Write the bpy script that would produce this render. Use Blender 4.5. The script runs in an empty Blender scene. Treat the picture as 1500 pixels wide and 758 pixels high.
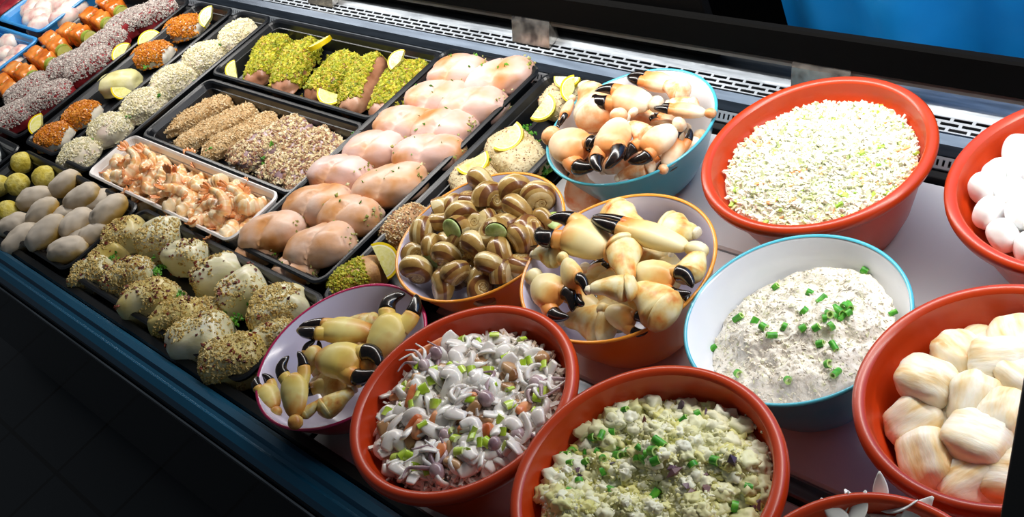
import bpy, math, random
import numpy as np
from mathutils import Vector, Matrix, Euler
random.seed(5)
RNG = np.random.default_rng(5)
PI = math.pi
DECK = 0.85                      # height of the display deck above the shop floor
COL = bpy.context.scene.collection

# ------------------------------------------------------------------ camera model
CR = np.array([[0.6791443686198595, 0.6354934062602972, -0.3673024056164311],
               [0.2569018227289877, -0.6745564345172445, -0.6920802483310055],
               [-0.6875786355395695, 0.37566174579143313, -0.6213806182192009]])
CF = 1693.82; CZ = 0.95
def W(px, py, z):
    d = np.array([(px - 750) / CF, (py - 379) / CF, 1.0]) @ CR
    return np.array([0, 0, CZ]) + d * ((CZ - z) / -d[2])

# ------------------------------------------------------------------ materials
def lin(h):
    h = h.lstrip('#'); o = []
    for i in (0, 2, 4):
        c = int(h[i:i + 2], 16) / 255
        o.append(c / 12.92 if c <= .04045 else ((c + .055) / 1.055) ** 2.4)
    return (o[0], o[1], o[2], 1)
MATS = {}
def M(name, cols, scale=30, rough=.5, bump=0, bscale=120, metal=0, island=False, coat=0, sss=0, detail=4, spread=.32, pos=None, spec=.5, stretch=None):
    if name in MATS: return MATS[name]
    m = bpy.data.materials.new(name); m.use_nodes = True
    nt = m.node_tree; N = nt.nodes; L = nt.links
    b = N['Principled BSDF']
    b.inputs['Roughness'].default_value = rough; b.inputs['Metallic'].default_value = metal
    b.inputs['Specular IOR Level'].default_value = spec
    b.inputs['Coat Weight'].default_value = coat; b.inputs['Coat Roughness'].default_value = .12
    if sss:
        b.inputs['Subsurface Weight'].default_value = sss
        b.inputs['Subsurface Radius'].default_value = (1, .6, .4); b.inputs['Subsurface Scale'].default_value = .008
    tc = N.new('ShaderNodeTexCoord'); oi = N.new('ShaderNodeObjectInfo')
    ad = N.new('ShaderNodeVectorMath'); ad.operation = 'MULTIPLY_ADD'
    L.new(oi.outputs['Location'], ad.inputs[0]); ad.inputs[1].default_value = (7, 7, 7); L.new(tc.outputs['Object'], ad.inputs[2])
    vec = ad.outputs[0]
    if stretch:
        mp = N.new('ShaderNodeMapping'); mp.inputs['Scale'].default_value = stretch
        L.new(vec, mp.inputs['Vector']); vec = mp.outputs[0]
    if len(cols) == 1:
        b.inputs['Base Color'].default_value = lin(cols[0])
    else:
        rp = N.new('ShaderNodeValToRGB'); e = rp.color_ramp.elements
        while len(e) < len(cols): e.new(.5)
        for i, c in enumerate(cols):
            t = i / (len(cols) - 1) if pos is None else pos[i]
            e[i].position = t if island else .5 - spread / 2 + spread * t
            e[i].color = lin(c)
        if island:
            g = N.new('ShaderNodeNewGeometry'); L.new(g.outputs['Random Per Island'], rp.inputs[0])
        else:
            nz = N.new('ShaderNodeTexNoise'); nz.inputs['Scale'].default_value = scale; nz.inputs['Detail'].default_value = detail
            L.new(vec, nz.inputs['Vector']); L.new(nz.outputs['Fac'], rp.inputs[0])
        L.new(rp.outputs[0], b.inputs['Base Color'])
    if bump:
        n2 = N.new('ShaderNodeTexNoise'); n2.inputs['Scale'].default_value = bscale; n2.inputs['Detail'].default_value = 3
        bp = N.new('ShaderNodeBump'); bp.inputs['Strength'].default_value = bump; bp.inputs['Distance'].default_value = .002
        L.new(vec, n2.inputs['Vector']); L.new(n2.outputs['Fac'], bp.inputs['Height']); L.new(bp.outputs[0], b.inputs['Normal'])
    MATS[name] = m
    return m
def Maxis(name, cols, pos, lo, hi, jitter=.25, nscale=6, rough=.35, coat=.2, axis='X', sss=0):
    """shell colours that run along the length of the thing, broken up by noise"""
    if name in MATS: return MATS[name]
    m = bpy.data.materials.new(name); m.use_nodes = True
    N = m.node_tree.nodes; L = m.node_tree.links; b = N['Principled BSDF']
    b.inputs['Roughness'].default_value = rough; b.inputs['Coat Weight'].default_value = coat; b.inputs['Coat Roughness'].default_value = .15
    if sss:
        b.inputs['Subsurface Weight'].default_value = sss; b.inputs['Subsurface Scale'].default_value = .005
    tc = N.new('ShaderNodeTexCoord'); sx = N.new('ShaderNodeSeparateXYZ'); L.new(tc.outputs['Object'], sx.inputs[0])
    mr = N.new('ShaderNodeMapRange'); mr.inputs['From Min'].default_value = lo; mr.inputs['From Max'].default_value = hi
    L.new(sx.outputs[axis], mr.inputs['Value'])
    oi = N.new('ShaderNodeObjectInfo'); ad = N.new('ShaderNodeVectorMath'); ad.operation = 'MULTIPLY_ADD'
    L.new(oi.outputs['Location'], ad.inputs[0]); ad.inputs[1].default_value = (40, 40, 40); L.new(tc.outputs['Object'], ad.inputs[2])
    nz = N.new('ShaderNodeTexNoise'); nz.inputs['Scale'].default_value = nscale; nz.inputs['Detail'].default_value = 3; L.new(ad.outputs[0], nz.inputs['Vector'])
    s = N.new('ShaderNodeMath'); s.operation = 'MULTIPLY_ADD'; L.new(nz.outputs['Fac'], s.inputs[0]); s.inputs[1].default_value = 2 * jitter
    t = N.new('ShaderNodeMath'); t.operation = 'SUBTRACT'; L.new(mr.outputs[0], t.inputs[0]); t.inputs[1].default_value = jitter
    L.new(t.outputs[0], s.inputs[2])
    rp = N.new('ShaderNodeValToRGB'); e = rp.color_ramp.elements
    while len(e) < len(cols): e.new(.5)
    for i, c in enumerate(cols): e[i].position = pos[i]; e[i].color = lin(c)
    L.new(s.outputs[0], rp.inputs[0]); L.new(rp.outputs[0], b.inputs['Base Color'])
    MATS[name] = m
    return m

# ------------------------------------------------------------------ noise and mesh helpers
def _h(i, j, k, s):
    n = (i * 374761393 + j * 668265263 + k * 2147483647 + s * 974711) & 0xffffffff
    n = ((n ^ (n >> 13)) * 1274126177) & 0xffffffff
    return ((n ^ (n >> 16)) & 0xffff) / 65535.0
def vnoise(P, s=0):
    P = np.asarray(P, float) + 1000.0; I = np.floor(P).astype(np.int64); f = P - I; f = f * f * (3 - 2 * f)
    r = 0
    for a in (0, 1):
        for b in (0, 1):
            for c in (0, 1):
                w = (f[:, 0] if a else 1 - f[:, 0]) * (f[:, 1] if b else 1 - f[:, 1]) * (f[:, 2] if c else 1 - f[:, 2])
                r = r + w * _h(I[:, 0] + a, I[:, 1] + b, I[:, 2] + c, s)
    return r
def fbm(P, s=0, o=3):
    r = 0; a = .5; t = 0; P = np.asarray(P, float)
    for i in range(o):
        r = r + a * vnoise(P, s + i * 17); t += a; a *= .5; P = P * 2.03
    return r / t
_ico = {}
def ico(n):
    if n not in _ico:
        import bmesh
        bm = bmesh.new(); bmesh.ops.create_icosphere(bm, subdivisions=n, radius=1)
        _ico[n] = (np.array([v.co[:] for v in bm.verts]), np.array([[v.index for v in f.verts] for f in bm.faces])); bm.free()
    return _ico[n][0].copy(), _ico[n][1]
class MB:
    def __init__(s): s.V = []; s.F = []; s.MI = []; s.n = 0
    def add(s, V, F, mi=0):
        V = np.asarray(V, float)
        for f in (F if isinstance(F, list) else [F]):
            f = np.asarray(f)
            if len(f) == 0: continue
            s.F.append(f + s.n); s.MI.append(np.full(len(f), mi) if np.isscalar(mi) else np.asarray(mi)[:len(f)])
        s.V.append(V); s.n += len(V); return s
    def data(s, name, mats, smooth=True):
        me = bpy.data.meshes.new(name); V = np.concatenate(s.V)
        me.vertices.add(len(V)); me.vertices.foreach_set('co', V.astype(np.float32).ravel())
        lt = np.concatenate([np.full(len(f), f.shape[1]) for f in s.F]); li = np.concatenate([f.ravel() for f in s.F])
        me.loops.add(len(li)); me.loops.foreach_set('vertex_index', li.astype(np.int32))
        me.polygons.add(len(lt)); me.polygons.foreach_set('loop_start', np.concatenate([[0], np.cumsum(lt)[:-1]]).astype(np.int32))
        me.polygons.foreach_set('material_index', np.concatenate(s.MI).astype(np.int32))
        me.polygons.foreach_set('use_smooth', np.full(len(lt), smooth))
        for m in (mats if isinstance(mats, (list, tuple)) else [mats]): me.materials.append(m)
        me.update(calc_edges=True); me.validate()
        return me
    def obj(s, name, mats, parent=None, smooth=True, loc=None):
        o = bpy.data.objects.new(name, s.data(name, mats, smooth)); COL.objects.link(o)
        if parent: o.parent = parent
        if loc is not None: o.location = Vector([float(c) for c in loc])
        return o
def empty(name, loc=(0, 0, 0)):
    o = bpy.data.objects.new(name, None); COL.objects.link(o); o.location = Vector([float(c) for c in loc]); o.empty_display_size = .02
    return o
def tag(o, label, cat, group=None, kind=None):
    o['label'] = label; o['category'] = cat
    if group: o['group'] = group
    if kind: o['kind'] = kind
    return o
def struct(o): o['kind'] = 'structure'; return o
def copy_tree(o, parent=None):
    c = o.copy(); COL.objects.link(c)
    if parent: c.parent = parent
    for ch in list(o.children): copy_tree(ch, c)
    return c
def boxm(x0, x1, y0, y1, z0, z1):
    V = np.array([[x, y, z] for z in (z0, z1) for y in (y0, y1) for x in (x0, x1)])
    return V, np.array([[0, 2, 3, 1], [4, 5, 7, 6], [0, 1, 5, 4], [2, 6, 7, 3], [0, 4, 6, 2], [1, 3, 7, 5]])
def bevel_box(x0, x1, y0, y1, z0, z1, b=.004):
    """box with chamfered edges along every side, as a loft of rounded rectangles"""
    return loft_rects([(x0 + b, x1 - b, y0 + b, y1 - b, z0, b), (x0, x1, y0, y1, z0 + b, b), (x0, x1, y0, y1, z1 - b, b), (x0 + b, x1 - b, y0 + b, y1 - b, z1, b)], k=3)
def rrect(x0, x1, y0, y1, r, k=6):
    P = []
    for cx, cy, a in ((x1 - r, y1 - r, 0), (x0 + r, y1 - r, PI / 2), (x0 + r, y0 + r, PI), (x1 - r, y0 + r, 1.5 * PI)):
        for i in range(k + 1): t = a + PI / 2 * i / k; P.append((cx + r * math.cos(t), cy + r * math.sin(t)))
    return np.array(P)
def loft_rects(secs, k=6, cap0=True, cap1=True):
    V = []; n = 0
    for (x0, x1, y0, y1, z, r) in secs:
        p = rrect(x0, x1, y0, y1, max(r, .0005), k); n = len(p); V.append(np.c_[p, np.full(n, z)])
    V = np.concatenate(V); F = []
    i = np.arange(n); j = (i + 1) % n
    for s in range(len(secs) - 1): F.append(np.c_[s * n + i, s * n + j, (s + 1) * n + j, (s + 1) * n + i])
    fl = [np.concatenate(F)]
    if cap0: fl.append(i[None, ::-1])
    if cap1: fl.append((i + (len(secs) - 1) * n)[None, :])
    return V, fl
def revolve(prof, n=72, cx=0, cy=0):
    prof = np.array(prof, float); a = np.linspace(0, 2 * PI, n, endpoint=False)
    V = np.concatenate([np.c_[cx + r * np.cos(a), cy + r * np.sin(a), np.full(n, z)] for r, z in prof])
    i = np.arange(n); j = (i + 1) % n
    return V, np.concatenate([np.c_[s * n + i, s * n + j, (s + 1) * n + j, (s + 1) * n + i] for s in range(len(prof) - 1)])
def tube(P, ry, rz=None, n=12, up=(0, 0, 1), cap=True):
    P = np.asarray(P, float); m = len(P); ry = np.broadcast_to(ry, m); rz = ry if rz is None else np.broadcast_to(rz, m)
    T = np.gradient(P, axis=0); T /= np.linalg.norm(T, axis=1)[:, None] + 1e-12
    U = np.broadcast_to(np.array(up, float), (m, 3)); S = np.cross(U, T); S /= np.linalg.norm(S, axis=1)[:, None] + 1e-9; U = np.cross(T, S)
    a = np.linspace(0, 2 * PI, n, endpoint=False)
    V = (P[:, None] + S[:, None] * (ry[:, None] * np.cos(a))[..., None] + U[:, None] * (rz[:, None] * np.sin(a))[..., None]).reshape(-1, 3)
    i = np.arange(n); j = (i + 1) % n
    F = [np.concatenate([np.c_[s * n + i, s * n + j, (s + 1) * n + j, (s + 1) * n + i] for s in range(m - 1)])]
    if cap:
        V = np.concatenate([V, P[:1], P[-1:]])
        F.append(np.concatenate([np.c_[j, i, np.full(n, m * n)], np.c_[(m - 1) * n + i, (m - 1) * n + j, np.full(n, m * n + 1)]]))
    return V, F
def spline(pts, m):
    pts = np.array(pts, float); n = len(pts); t = np.linspace(0, n - 1, m); o = []
    for u in t:
        i = min(int(u), n - 2); f = u - i
        p0, p1, p2, p3 = pts[max(i - 1, 0)], pts[i], pts[i + 1], pts[min(i + 2, n - 1)]
        o.append(.5 * (2 * p1 + (p2 - p0) * f + (2 * p0 - 5 * p1 + 4 * p2 - p3) * f * f + (3 * p1 - p0 - 3 * p2 + p3) * f ** 3))
    return np.array(o)
def blob(a, b, c, e=.75, flat=.35, amp=.06, freq=2.5, seed=0, sub=4, bend=0, taper=0, ripple=0):
    V, F = ico(sub); n = 2 / e
    V = V / (np.abs(V) ** n).sum(1)[:, None] ** (1 / n)
    V = V * (1 + amp * 2 * (fbm(V * freq + seed * 3.7, seed) - .5))[:, None]
    x = V[:, 0].copy()
    z = np.where(V[:, 2] < 0, V[:, 2] * flat, V[:, 2])
    V = np.c_[x * a, V[:, 1] * b * (1 + taper * x), z * c * (1 + .5 * taper * x) + bend * c * (x * x) + c * flat]
    if ripple: V[:, 2] += ripple * np.sin(x * 14 + seed) * np.clip(V[:, 2] / c, 0, 1)
    return V, F
def scatter(V, F, n, seed=0, nz=.2, cond=None):
    r = np.random.default_rng(seed); T = F if F.shape[1] == 3 else np.concatenate([F[:, :3], F[:, [0, 2, 3]]])
    A, B, C = V[T[:, 0]], V[T[:, 1]], V[T[:, 2]]; N = np.cross(B - A, C - A); ar = np.linalg.norm(N, axis=1) + 1e-15; N = N / ar[:, None]
    w = ar * (N[:, 2] > nz)
    if cond is not None: w = w * cond((A + B + C) / 3)
    if w.sum() <= 0: return np.zeros((0, 3)), np.zeros((0, 3))
    k = r.choice(len(T), n, p=w / w.sum()); u = r.random((n, 2)); s = u.sum(1) > 1; u[s] = 1 - u[s]
    return A[k] + (B - A)[k] * u[:, :1] + (C - A)[k] * u[:, 1:], N[k]
OCT = (np.array([[1, 0, 0], [-1, 0, 0], [0, 1, 0], [0, -1, 0], [0, 0, 1], [0, 0, -1.]]),
       np.array([[0, 2, 4], [2, 1, 4], [1, 3, 4], [3, 0, 4], [2, 0, 5], [1, 2, 5], [3, 1, 5], [0, 3, 5]]))
BOX = (boxm(-1, 1, -1, 1, -1, 1)[0], boxm(-1, 1, -1, 1, -1, 1)[1])
def crumbs(mb, P, lo, hi, seed=0, asp=(1, .8, .7), base=OCT, mi=0, lay=False, tilt=.5):
    """many small loose bits, each with its own size and turn, at the points P"""
    n = len(P)
    if n == 0: return mb
    r = np.random.default_rng(seed); B, F = base
    if lay:
        a = r.random(n) * 2 * PI; t = r.normal(0, tilt, n); ca, sa, ct, st = np.cos(a), np.sin(a), np.cos(t), np.sin(t)
        R = np.stack([np.stack([ca * ct, -sa, ca * st], -1), np.stack([sa * ct, ca, sa * st], -1), np.stack([-st, 0 * a, ct], -1)], 1)
    else:
        q = r.normal(size=(n, 4)); q /= np.linalg.norm(q, axis=1)[:, None]; w, x, y, z = q.T
        R = np.stack([np.stack([1 - 2 * (y * y + z * z), 2 * (x * y - z * w), 2 * (x * z + y * w)], -1),
                      np.stack([2 * (x * y + z * w), 1 - 2 * (x * x + z * z), 2 * (y * z - x * w)], -1),
                      np.stack([2 * (x * z - y * w), 2 * (y * z + x * w), 1 - 2 * (x * x + y * y)], -1)], 1)
    S = (lo + (hi - lo) * r.random(n) ** 1.6)[:, None] * np.array(asp) * (.75 + .5 * r.random((n, 3)))
    V = B[None] * (1 + .35 * (r.random((n,) + B.shape) - .5)) * S[:, None]
    V = np.einsum('nij,nkj->nki', R, V) + P[:, None]
    mb.add(V.reshape(-1, 3), (F[None] + (np.arange(n) * len(B))[:, None, None]).reshape(-1, F.shape[1]), mi)
    return mb
def crust(name, V, F, n, lo, hi, mat, parent, seed=0, nz=.2, cond=None, asp=(1, .8, .7), base=OCT):
    P, N = scatter(V, F, n, seed, nz, cond)
    if len(P) == 0: return None
    mb = MB(); crumbs(mb, P + N * lo * .3, lo, hi, seed + 1, asp, base)
    o = mb.obj(name, mat, parent, smooth=False); o['kind'] = 'stuff'; return o
ORD = 'first second third fourth fifth sixth seventh eighth ninth tenth eleventh twelfth thirteenth fourteenth fifteenth sixteenth seventeenth eighteenth nineteenth twentieth twenty-first twenty-second'.split()
def rows_of(pts, nrows):
    """row index and place in the row for points, rows stepping away from the customer"""
    ys = np.array([p[1] for p in pts]); order = np.argsort(ys); rows = np.array_split(order, nrows); out = {}
    for ri, r in enumerate(rows):
        for ci, i in enumerate(sorted(r, key=lambda k: pts[k][0])): out[int(i)] = (ri, ci, len(r))
    return out

# ------------------------------------------------------------------ the case itself
def build_case():
    steel = M('brushed_steel', ['#6f757c', '#8d949b', '#a9b0b6'], 8, .28, .1, 300, metal=.9, stretch=(1, 12, 12))
    white = M('white_deck_plastic', ['#dcdde0', '#e6e6e8'], 3, .45)
    blackp = M('black_case_paint', ['#07090c', '#0b0e12'], 5, .35)
    rail = M('rail_blue_reflection', ['#0c4a68', '#10587a'], 4, .35, metal=.35)  # blue reflected from above, painted in as the rail's base colour
    X0, X1 = -3.4, -.12
    V, F = boxm(-4.2, .9, -1.6, 2.6, -.87, -.85)
    m = bpy.data.materials.new('dark_floor_tile'); m.use_nodes = True; N = m.node_tree.nodes; L = m.node_tree.links
    tc = N.new('ShaderNodeTexCoord'); mp = N.new('ShaderNodeMapping'); bt = N.new('ShaderNodeTexBrick')
    mp.inputs['Scale'].default_value = (1, 1, 1); bt.offset = 0; bt.inputs['Scale'].default_value = 1
    bt.inputs['Brick Width'].default_value = .3; bt.inputs['Row Height'].default_value = .3; bt.inputs['Mortar Size'].default_value = .006
    bt.inputs['Color1'].default_value = lin('#2a3138'); bt.inputs['Color2'].default_value = lin('#31383f'); bt.inputs['Mortar'].default_value = lin('#0c0e10')
    L.new(tc.outputs['Object'], mp.inputs[0]); L.new(mp.outputs[0], bt.inputs['Vector']); L.new(bt.outputs[0], N['Principled BSDF'].inputs['Base Color'])
    N['Principled BSDF'].inputs['Roughness'].default_value = .4
    struct(MB().add(V, F).obj('floor', m, smooth=False))
    # refrigerated counter: body, front panel, rail, dark well, sill
    c = empty('display_counter', (-1.7, .5, -.85))
    tag(c, 'long black refrigerated seafood display counter with a blue front rail', 'display counter')
    def part(name, V, F, mat, smooth=False):
        o = MB().add(np.asarray(V) - np.array([-1.7, .5, -.85]), F).obj(name, mat, c, smooth=smooth); return o
    part('rear_dark_panel', *bevel_box(X0, -.975, .969, .984, .043, .60, .003), M('unlit_rear_black', ['#030304', '#050506'], 3, .8, spec=.1))  # added black panel standing in for the unlit space behind the counter
    part('body', *bevel_box(X0, X1, .185, .985, -.80, -.012, .01), blackp)
    part('plinth', *bevel_box(X0 + .05, X1 - .05, .24, .94, -.85, -.80, .004), M('plinth_black', ['#050607'], rough=.6))
    gp = M('black_front_glass', ['#05070a'], rough=.12)
    part('front_panel', *bevel_box(X0, X1, .160, .184, -.72, .02, .003), gp)
    r = []
    prof = [(.158, .022), (.156, .034), (.162, .044), (.172, .047), (.176, .043), (.181, .043), (.186, .047), (.196, .046), (.202, .040), (.204, .018)]
    n = len(prof); V = np.array([[x, y, z] for x in (X0, X1) for y, z in prof]); i = np.arange(n); j = (i + 1) % n
    part('front_rail', V, [np.c_[i, n + i, n + j, j], i[None], (n + i[::-1])[None]], rail)
    part('inner_ledge', *bevel_box(X0, X1, .205, .222, -.012, .036, .003), blackp)
    part('rail_lip', *bevel_box(X0, X1, .1485, .1545, .014, .03, .002), steel)
    part('well_floor', *bevel_box(X0, -1.098, .222, .875, -.012, 0, .001), blackp)
    # perforated air grille along the back: real slots
    def slotted(name, y0, z0, y1, z1, rows, pitch, frac, gap, mat, stag=True):
        mb = MB(); th = np.array([0, 0, -.0012]); d = np.array([0, y1 - y0, z1 - z0])
        def quad(xa, xb, ta, tb):
            a, b = np.array([0, y0, z0]) + d * ta, np.array([0, y0, z0]) + d * tb
            V = np.array([[xa, a[1], a[2]], [xb, a[1], a[2]], [xb, b[1], b[2]], [xa, b[1], b[2]]])
            mb.add(np.concatenate([V, V + th]), np.array([[0, 1, 2, 3], [7, 6, 5, 4], [0, 4, 5, 1], [1, 5, 6, 2], [2, 6, 7, 3], [3, 7, 4, 0]]))
        h = 1.0 / rows; hb = h * gap
        for k in range(rows + 1): quad(X0, X1, max(0, k * h - hb / 2), min(1, k * h + hb / 2))
        for k in range(rows):
            x = X0 + (pitch / 2 if stag and k % 2 else 0)
            while x < X1 - pitch:
                quad(x + pitch * frac, x + pitch, k * h + hb / 2, (k + 1) * h - hb / 2); x += pitch
        return part(name, mb.V and np.concatenate(mb.V), [np.concatenate(mb.F)], mat)
    bright = M('grille_steel', ['#9098a1', '#aeb5bd'], 6, .42, metal=.5)
    slotted('air_grille', .926, .030, .947, .035, 3, .027, .84, .44, bright)
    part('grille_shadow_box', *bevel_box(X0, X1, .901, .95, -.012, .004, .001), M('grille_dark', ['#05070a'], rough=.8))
    slotted('comb_strip', .888, .008, .898, .018, 1, .0075, .42, .45, M('comb_steel', ['#9aa3ad', '#b9c1c9'], 6, .35, metal=.7), False)
    part('grille_front_edge', *loft_y([(.926, .030), (.922, .031), (.910, .026), (.900, .018), (.899, .008), (.926, .008)], X0, X1), M('dark_steel', ['#27313d', '#39434f'], 10, .3, metal=.8, stretch=(1, 10, 10)))
    part('rear_ledge', *loft_y([(.946, .034), (.958, .038), (.985, .042), (.985, .0), (.946, .0)], X0, X1), steel)
    part('comb_back', *bevel_box(X0, X1, .878, .903, -.012, .003, .001), M('grille_dark', ['#05070a']))
    # brackets under the rear sill
    for bx in (-1.36, -.83, -.3, -1.95, -2.5):
        V = np.array([[x, y, z] for x in (bx - .01, bx + .075) for y, z in ((.936, .0345), (.962, .038), (.966, .072), (.956, .072), (.952, .066))]); i = np.arange(5)
        part('sill_bracket', V, [np.c_[i, (i + 1) % 5, 5 + (i + 1) % 5, 5 + i], i[None, ::-1], (5 + i)[None]], M('bracket_steel', ['#8a8078', '#c9c4bc', '#6d6a69'], 30, .22, metal=.85))
    part('sill_strip', *bevel_box(X0, X1, .957, .972, .060, .069, .002), M('sill_alloy', ['#8c867c', '#a9a397'], 10, .4, metal=.5))
    part('rear_sill', *bevel_box(X0, X1, .955, .968, .070, .122, .003), M('sill_black', ['#030303', '#050505'], 4, .8, spec=.1))
    # white deck panels with their joints
    d = empty('display_deck', (-.6, .6, 0)); tag(d, 'white plastic deck panels under the salad bowls', 'display deck')
    def dp(name, *a): 
        V, F = bevel_box(*a); MB().add(V - np.array([-.6, .6, 0]), F).obj(name, white, d, smooth=False)
    dp('deck_panel', -1.092, -.12, .693, .872, -.012, 0, .003); dp('deck_panel', -1.092, -.12, .458, .690, -.012, 0, .003)
    dp('deck_panel', -1.092, -.12, .223, .430, -.012, 0, .003)
    V, F = bevel_box(-1.092, -.12, .434, .454, -.012, .004, .002); MB().add(V - np.array([-.6, .6, 0]), F).obj('support_channel', steel, d, smooth=False)
    # what lies behind the counter: dark wall, blue sheet
    V, F = boxm(-4.2, .9, 1.95, 2.0, -.85, 1.6); struct(MB().add(V, F).obj('wall_back', M('dark_wall', ['#0b0d10', '#111419'], 3, .7), smooth=False))
    xs = np.linspace(-.93, .40, 160); zs = np.linspace(-.50, .72, 12)
    yy = 1.035 + .022 * np.sin(xs * 19) + .014 * np.sin(xs * 47 + 1)
    V = np.array([[x, y + off, z] for off in (0, .004) for z in zs for x, y in zip(xs, yy)]); nx = len(xs); G = []
    for l in range(2):
        for a in range(len(zs) - 1):
            i = np.arange(nx - 1) + a * nx + l * nx * len(zs); q = np.c_[i, i + 1, i + 1 + nx, i + nx]; G.append(q if l == 0 else q[:, ::-1])
    cu = MB().add(V, np.concatenate(G)).obj('blue_curtain', M('blue_plastic_sheet', ['#0a6cb4', '#1482cc', '#0c74c0'], 3, .4, spec=.4))
    tag(cu, 'bright blue plastic curtain hanging behind the counter sill', 'curtain')
    V, F = bevel_box(-1.0, .5, 1.027, 1.047, .722, .742, .004); ro = MB().add(V, F).obj('curtain_rail', steel); ro['kind'] = 'structure'
    for x, y in ((-.98, 1.04), (.48, 1.04)):
        V, F = boxm(x - .012, x + .012, 1.047, 1.95, .726, .738); struct(MB().add(V, F).obj('trim_1', steel, smooth=False))
    # slanting black glass support at the near end of the case
def loft_y(prof, x0, x1):
    n = len(prof); V = np.array([[x, y, z] for x in (x0, x1) for y, z in prof]); i = np.arange(n); j = (i + 1) % n
    return V, [np.c_[i, n + i, n + j, j][:, ::-1], i[None], (n + i[::-1])[None]]
build_case()

# ------------------------------------------------------------------ trays
BLK = M('black_tray_plastic', ['#0c0f14', '#12161c'], 5, .32)
def tray(x0, x1, y0, y1, label, h=.045, mat=None, lip=.010, r=.022, slope=.012, th=.004, name='serving_tray', ribs=True, cat='tray', z0=0.0):
    mb = MB(); cx, cy = (x0 + x1) / 2, (y0 + y1) / 2; x0 -= cx; x1 -= cx; y0 -= cy; y1 -= cy
    def S(i, z, rr=None): return (x0 + i, x1 - i, y0 + i, y1 - i, z, max(r - i * .7, .004) if rr is None else rr)
    V, F = loft_rects([S(lip + slope, 0), S(lip + .001, h - .008), S(.001, h - .006), S(0, h - .002), S(.003, h), S(lip - .003, h), S(lip, h - .003),
                       S(lip + .0035, h - .012), S(lip + .0055, h - .0125), S(lip + slope - .001, th + .003), S(lip + slope + .003, th)])
    mb.add(V, F)
    return tag(mb.obj(name, mat or BLK, loc=(cx, cy, z0), smooth=False), label, cat)
tray(-1.478, -1.247, .398, .885, 'long black tray of pale rolled fish fillets', h=.046)
tray(-1.972, -1.466, .512, .686, 'black tray of seed and crumb crusted fish behind the shrimp')
tray(-1.985, -1.466, .694, .872, 'black tray of pistachio crusted fish with lemon below the air grille')
tray(-2.120, -1.992, .400, .872, 'narrow black tray of cream crumbed fish fillets')
tray(-2.292, -2.136, .400, .872, 'narrow black tray of fish with orange topping and lemon')
tray(-2.660, -2.318, .400, .872, 'black tray of salmon skewers and seeded red tuna')
tray(-1.238, -1.096, .384, .884, 'black tray of lemon fish half hidden by the snail bowl', h=.042)
tray(-1.754, -1.216, .226, .390, 'black tray of crumb topped cod by the blue rail')
tray(-2.256, -1.762, .226, .390, 'black tray of floury fishcakes and yellow balls by the blue rail')
tray(-2.80, -2.272, .226, .390, 'black tray of pale grey fish at the far end of the rail')
WHT = M('white_tray_plastic', ['#e4e2e2', '#eeecec'], 4, .35)
tray(-1.985, -1.482, .396, .508, 'white tray heaped with peeled orange shrimp', h=.05, mat=WHT, lip=.006, slope=.008, r=.02)
BLU = M('light_blue_plastic', ['#2f8fd8', '#4ba4e6'], 5, .35)
tray(-2.99, -2.692, .40, .650, 'light blue tray of pink rolls beside the salmon skewers', mat=BLU, h=.05)
tray(-2.99, -2.722, .664, .872, 'light blue tray of pale pink rolls below the air grille', mat=BLU, h=.05)
tray(-3.34, -3.005, .60, .872, 'black tray of red fish steaks at the far end')

# ------------------------------------------------------------------ loose fish pieces
def put(o, x, y, z, rz=0, rx=0, ry=0, s=1):
    o.location = (float(x), float(y), float(z)); o.rotation_euler = (rx, ry, rz); o.scale = (s, s, s); return o
def two(p0, p1, z):
    a, b = W(*p0, z), W(*p1, z); c = (a + b) / 2; d = b - a
    return c, math.atan2(d[1], d[0]), float(np.hypot(d[0], d[1]))
FISH = M('pale_fish_flesh', ['#cfc6b0', '#e4ddcc', '#f0ebe0'], 40, .35, .3, 90, sss=.15, spread=.4)
HERB = M('chopped_herbs', ['#1f5a12', '#3f8f1e', '#76b63a', '#2c6d18'], island=True, rough=.5)
LEMON_RIND = M('lemon_rind', ['#e8c80c', '#f2d818'], 30, .35, .3, 200)
LEMON_FLESH = M('lemon_flesh', ['#e6e070', '#f2eea6', '#ece788'], 120, .25, .2, 200)
LEMON_PITH = M('lemon_pith', ['#f6f2d2'], rough=.5)
def lemon(frac=.5, r=.021, th=.007, name='lemon_slice'):
    """a slice of lemon (frac of the round), rind and pith as parts"""
    n = 28; a = np.linspace(0, 2 * PI * frac, n); root = None
    def sector(r0, r1, z0, z1):
        V = np.concatenate([np.c_[rr * np.cos(a), rr * np.sin(a), np.full(n, z)] for rr, z in ((r0, z0), (r1, z0), (r1, z1), (r0, z1))]); F = []
        i = np.arange(n - 1)
        for k in range(4): l = (k + 1) % 4; F.append(np.c_[k * n + i, k * n + i + 1, l * n + i + 1, l * n + i])
        e = np.array([[0, n, 2 * n, 3 * n], [4 * n - 1, 3 * n - 1, 2 * n - 1, n - 1]])
        return V, [np.concatenate(F)[:, ::-1], e]
    root = MB().add(*sector(.0006, r * .80, 0, th)).obj(name, LEMON_FLESH, smooth=False)
    MB().add(*sector(r * .80, r * .87, .0002, th - .0002)).obj('pith', LEMON_PITH, root, smooth=False)
    MB().add(*sector(r * .87, r, .0003, th - .0003)).obj('rind', LEMON_RIND, root, smooth=False)
    return root
LEM = lemon(.5); LEM3 = lemon(.42, .022, .008); used_l = [False, False]
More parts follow.
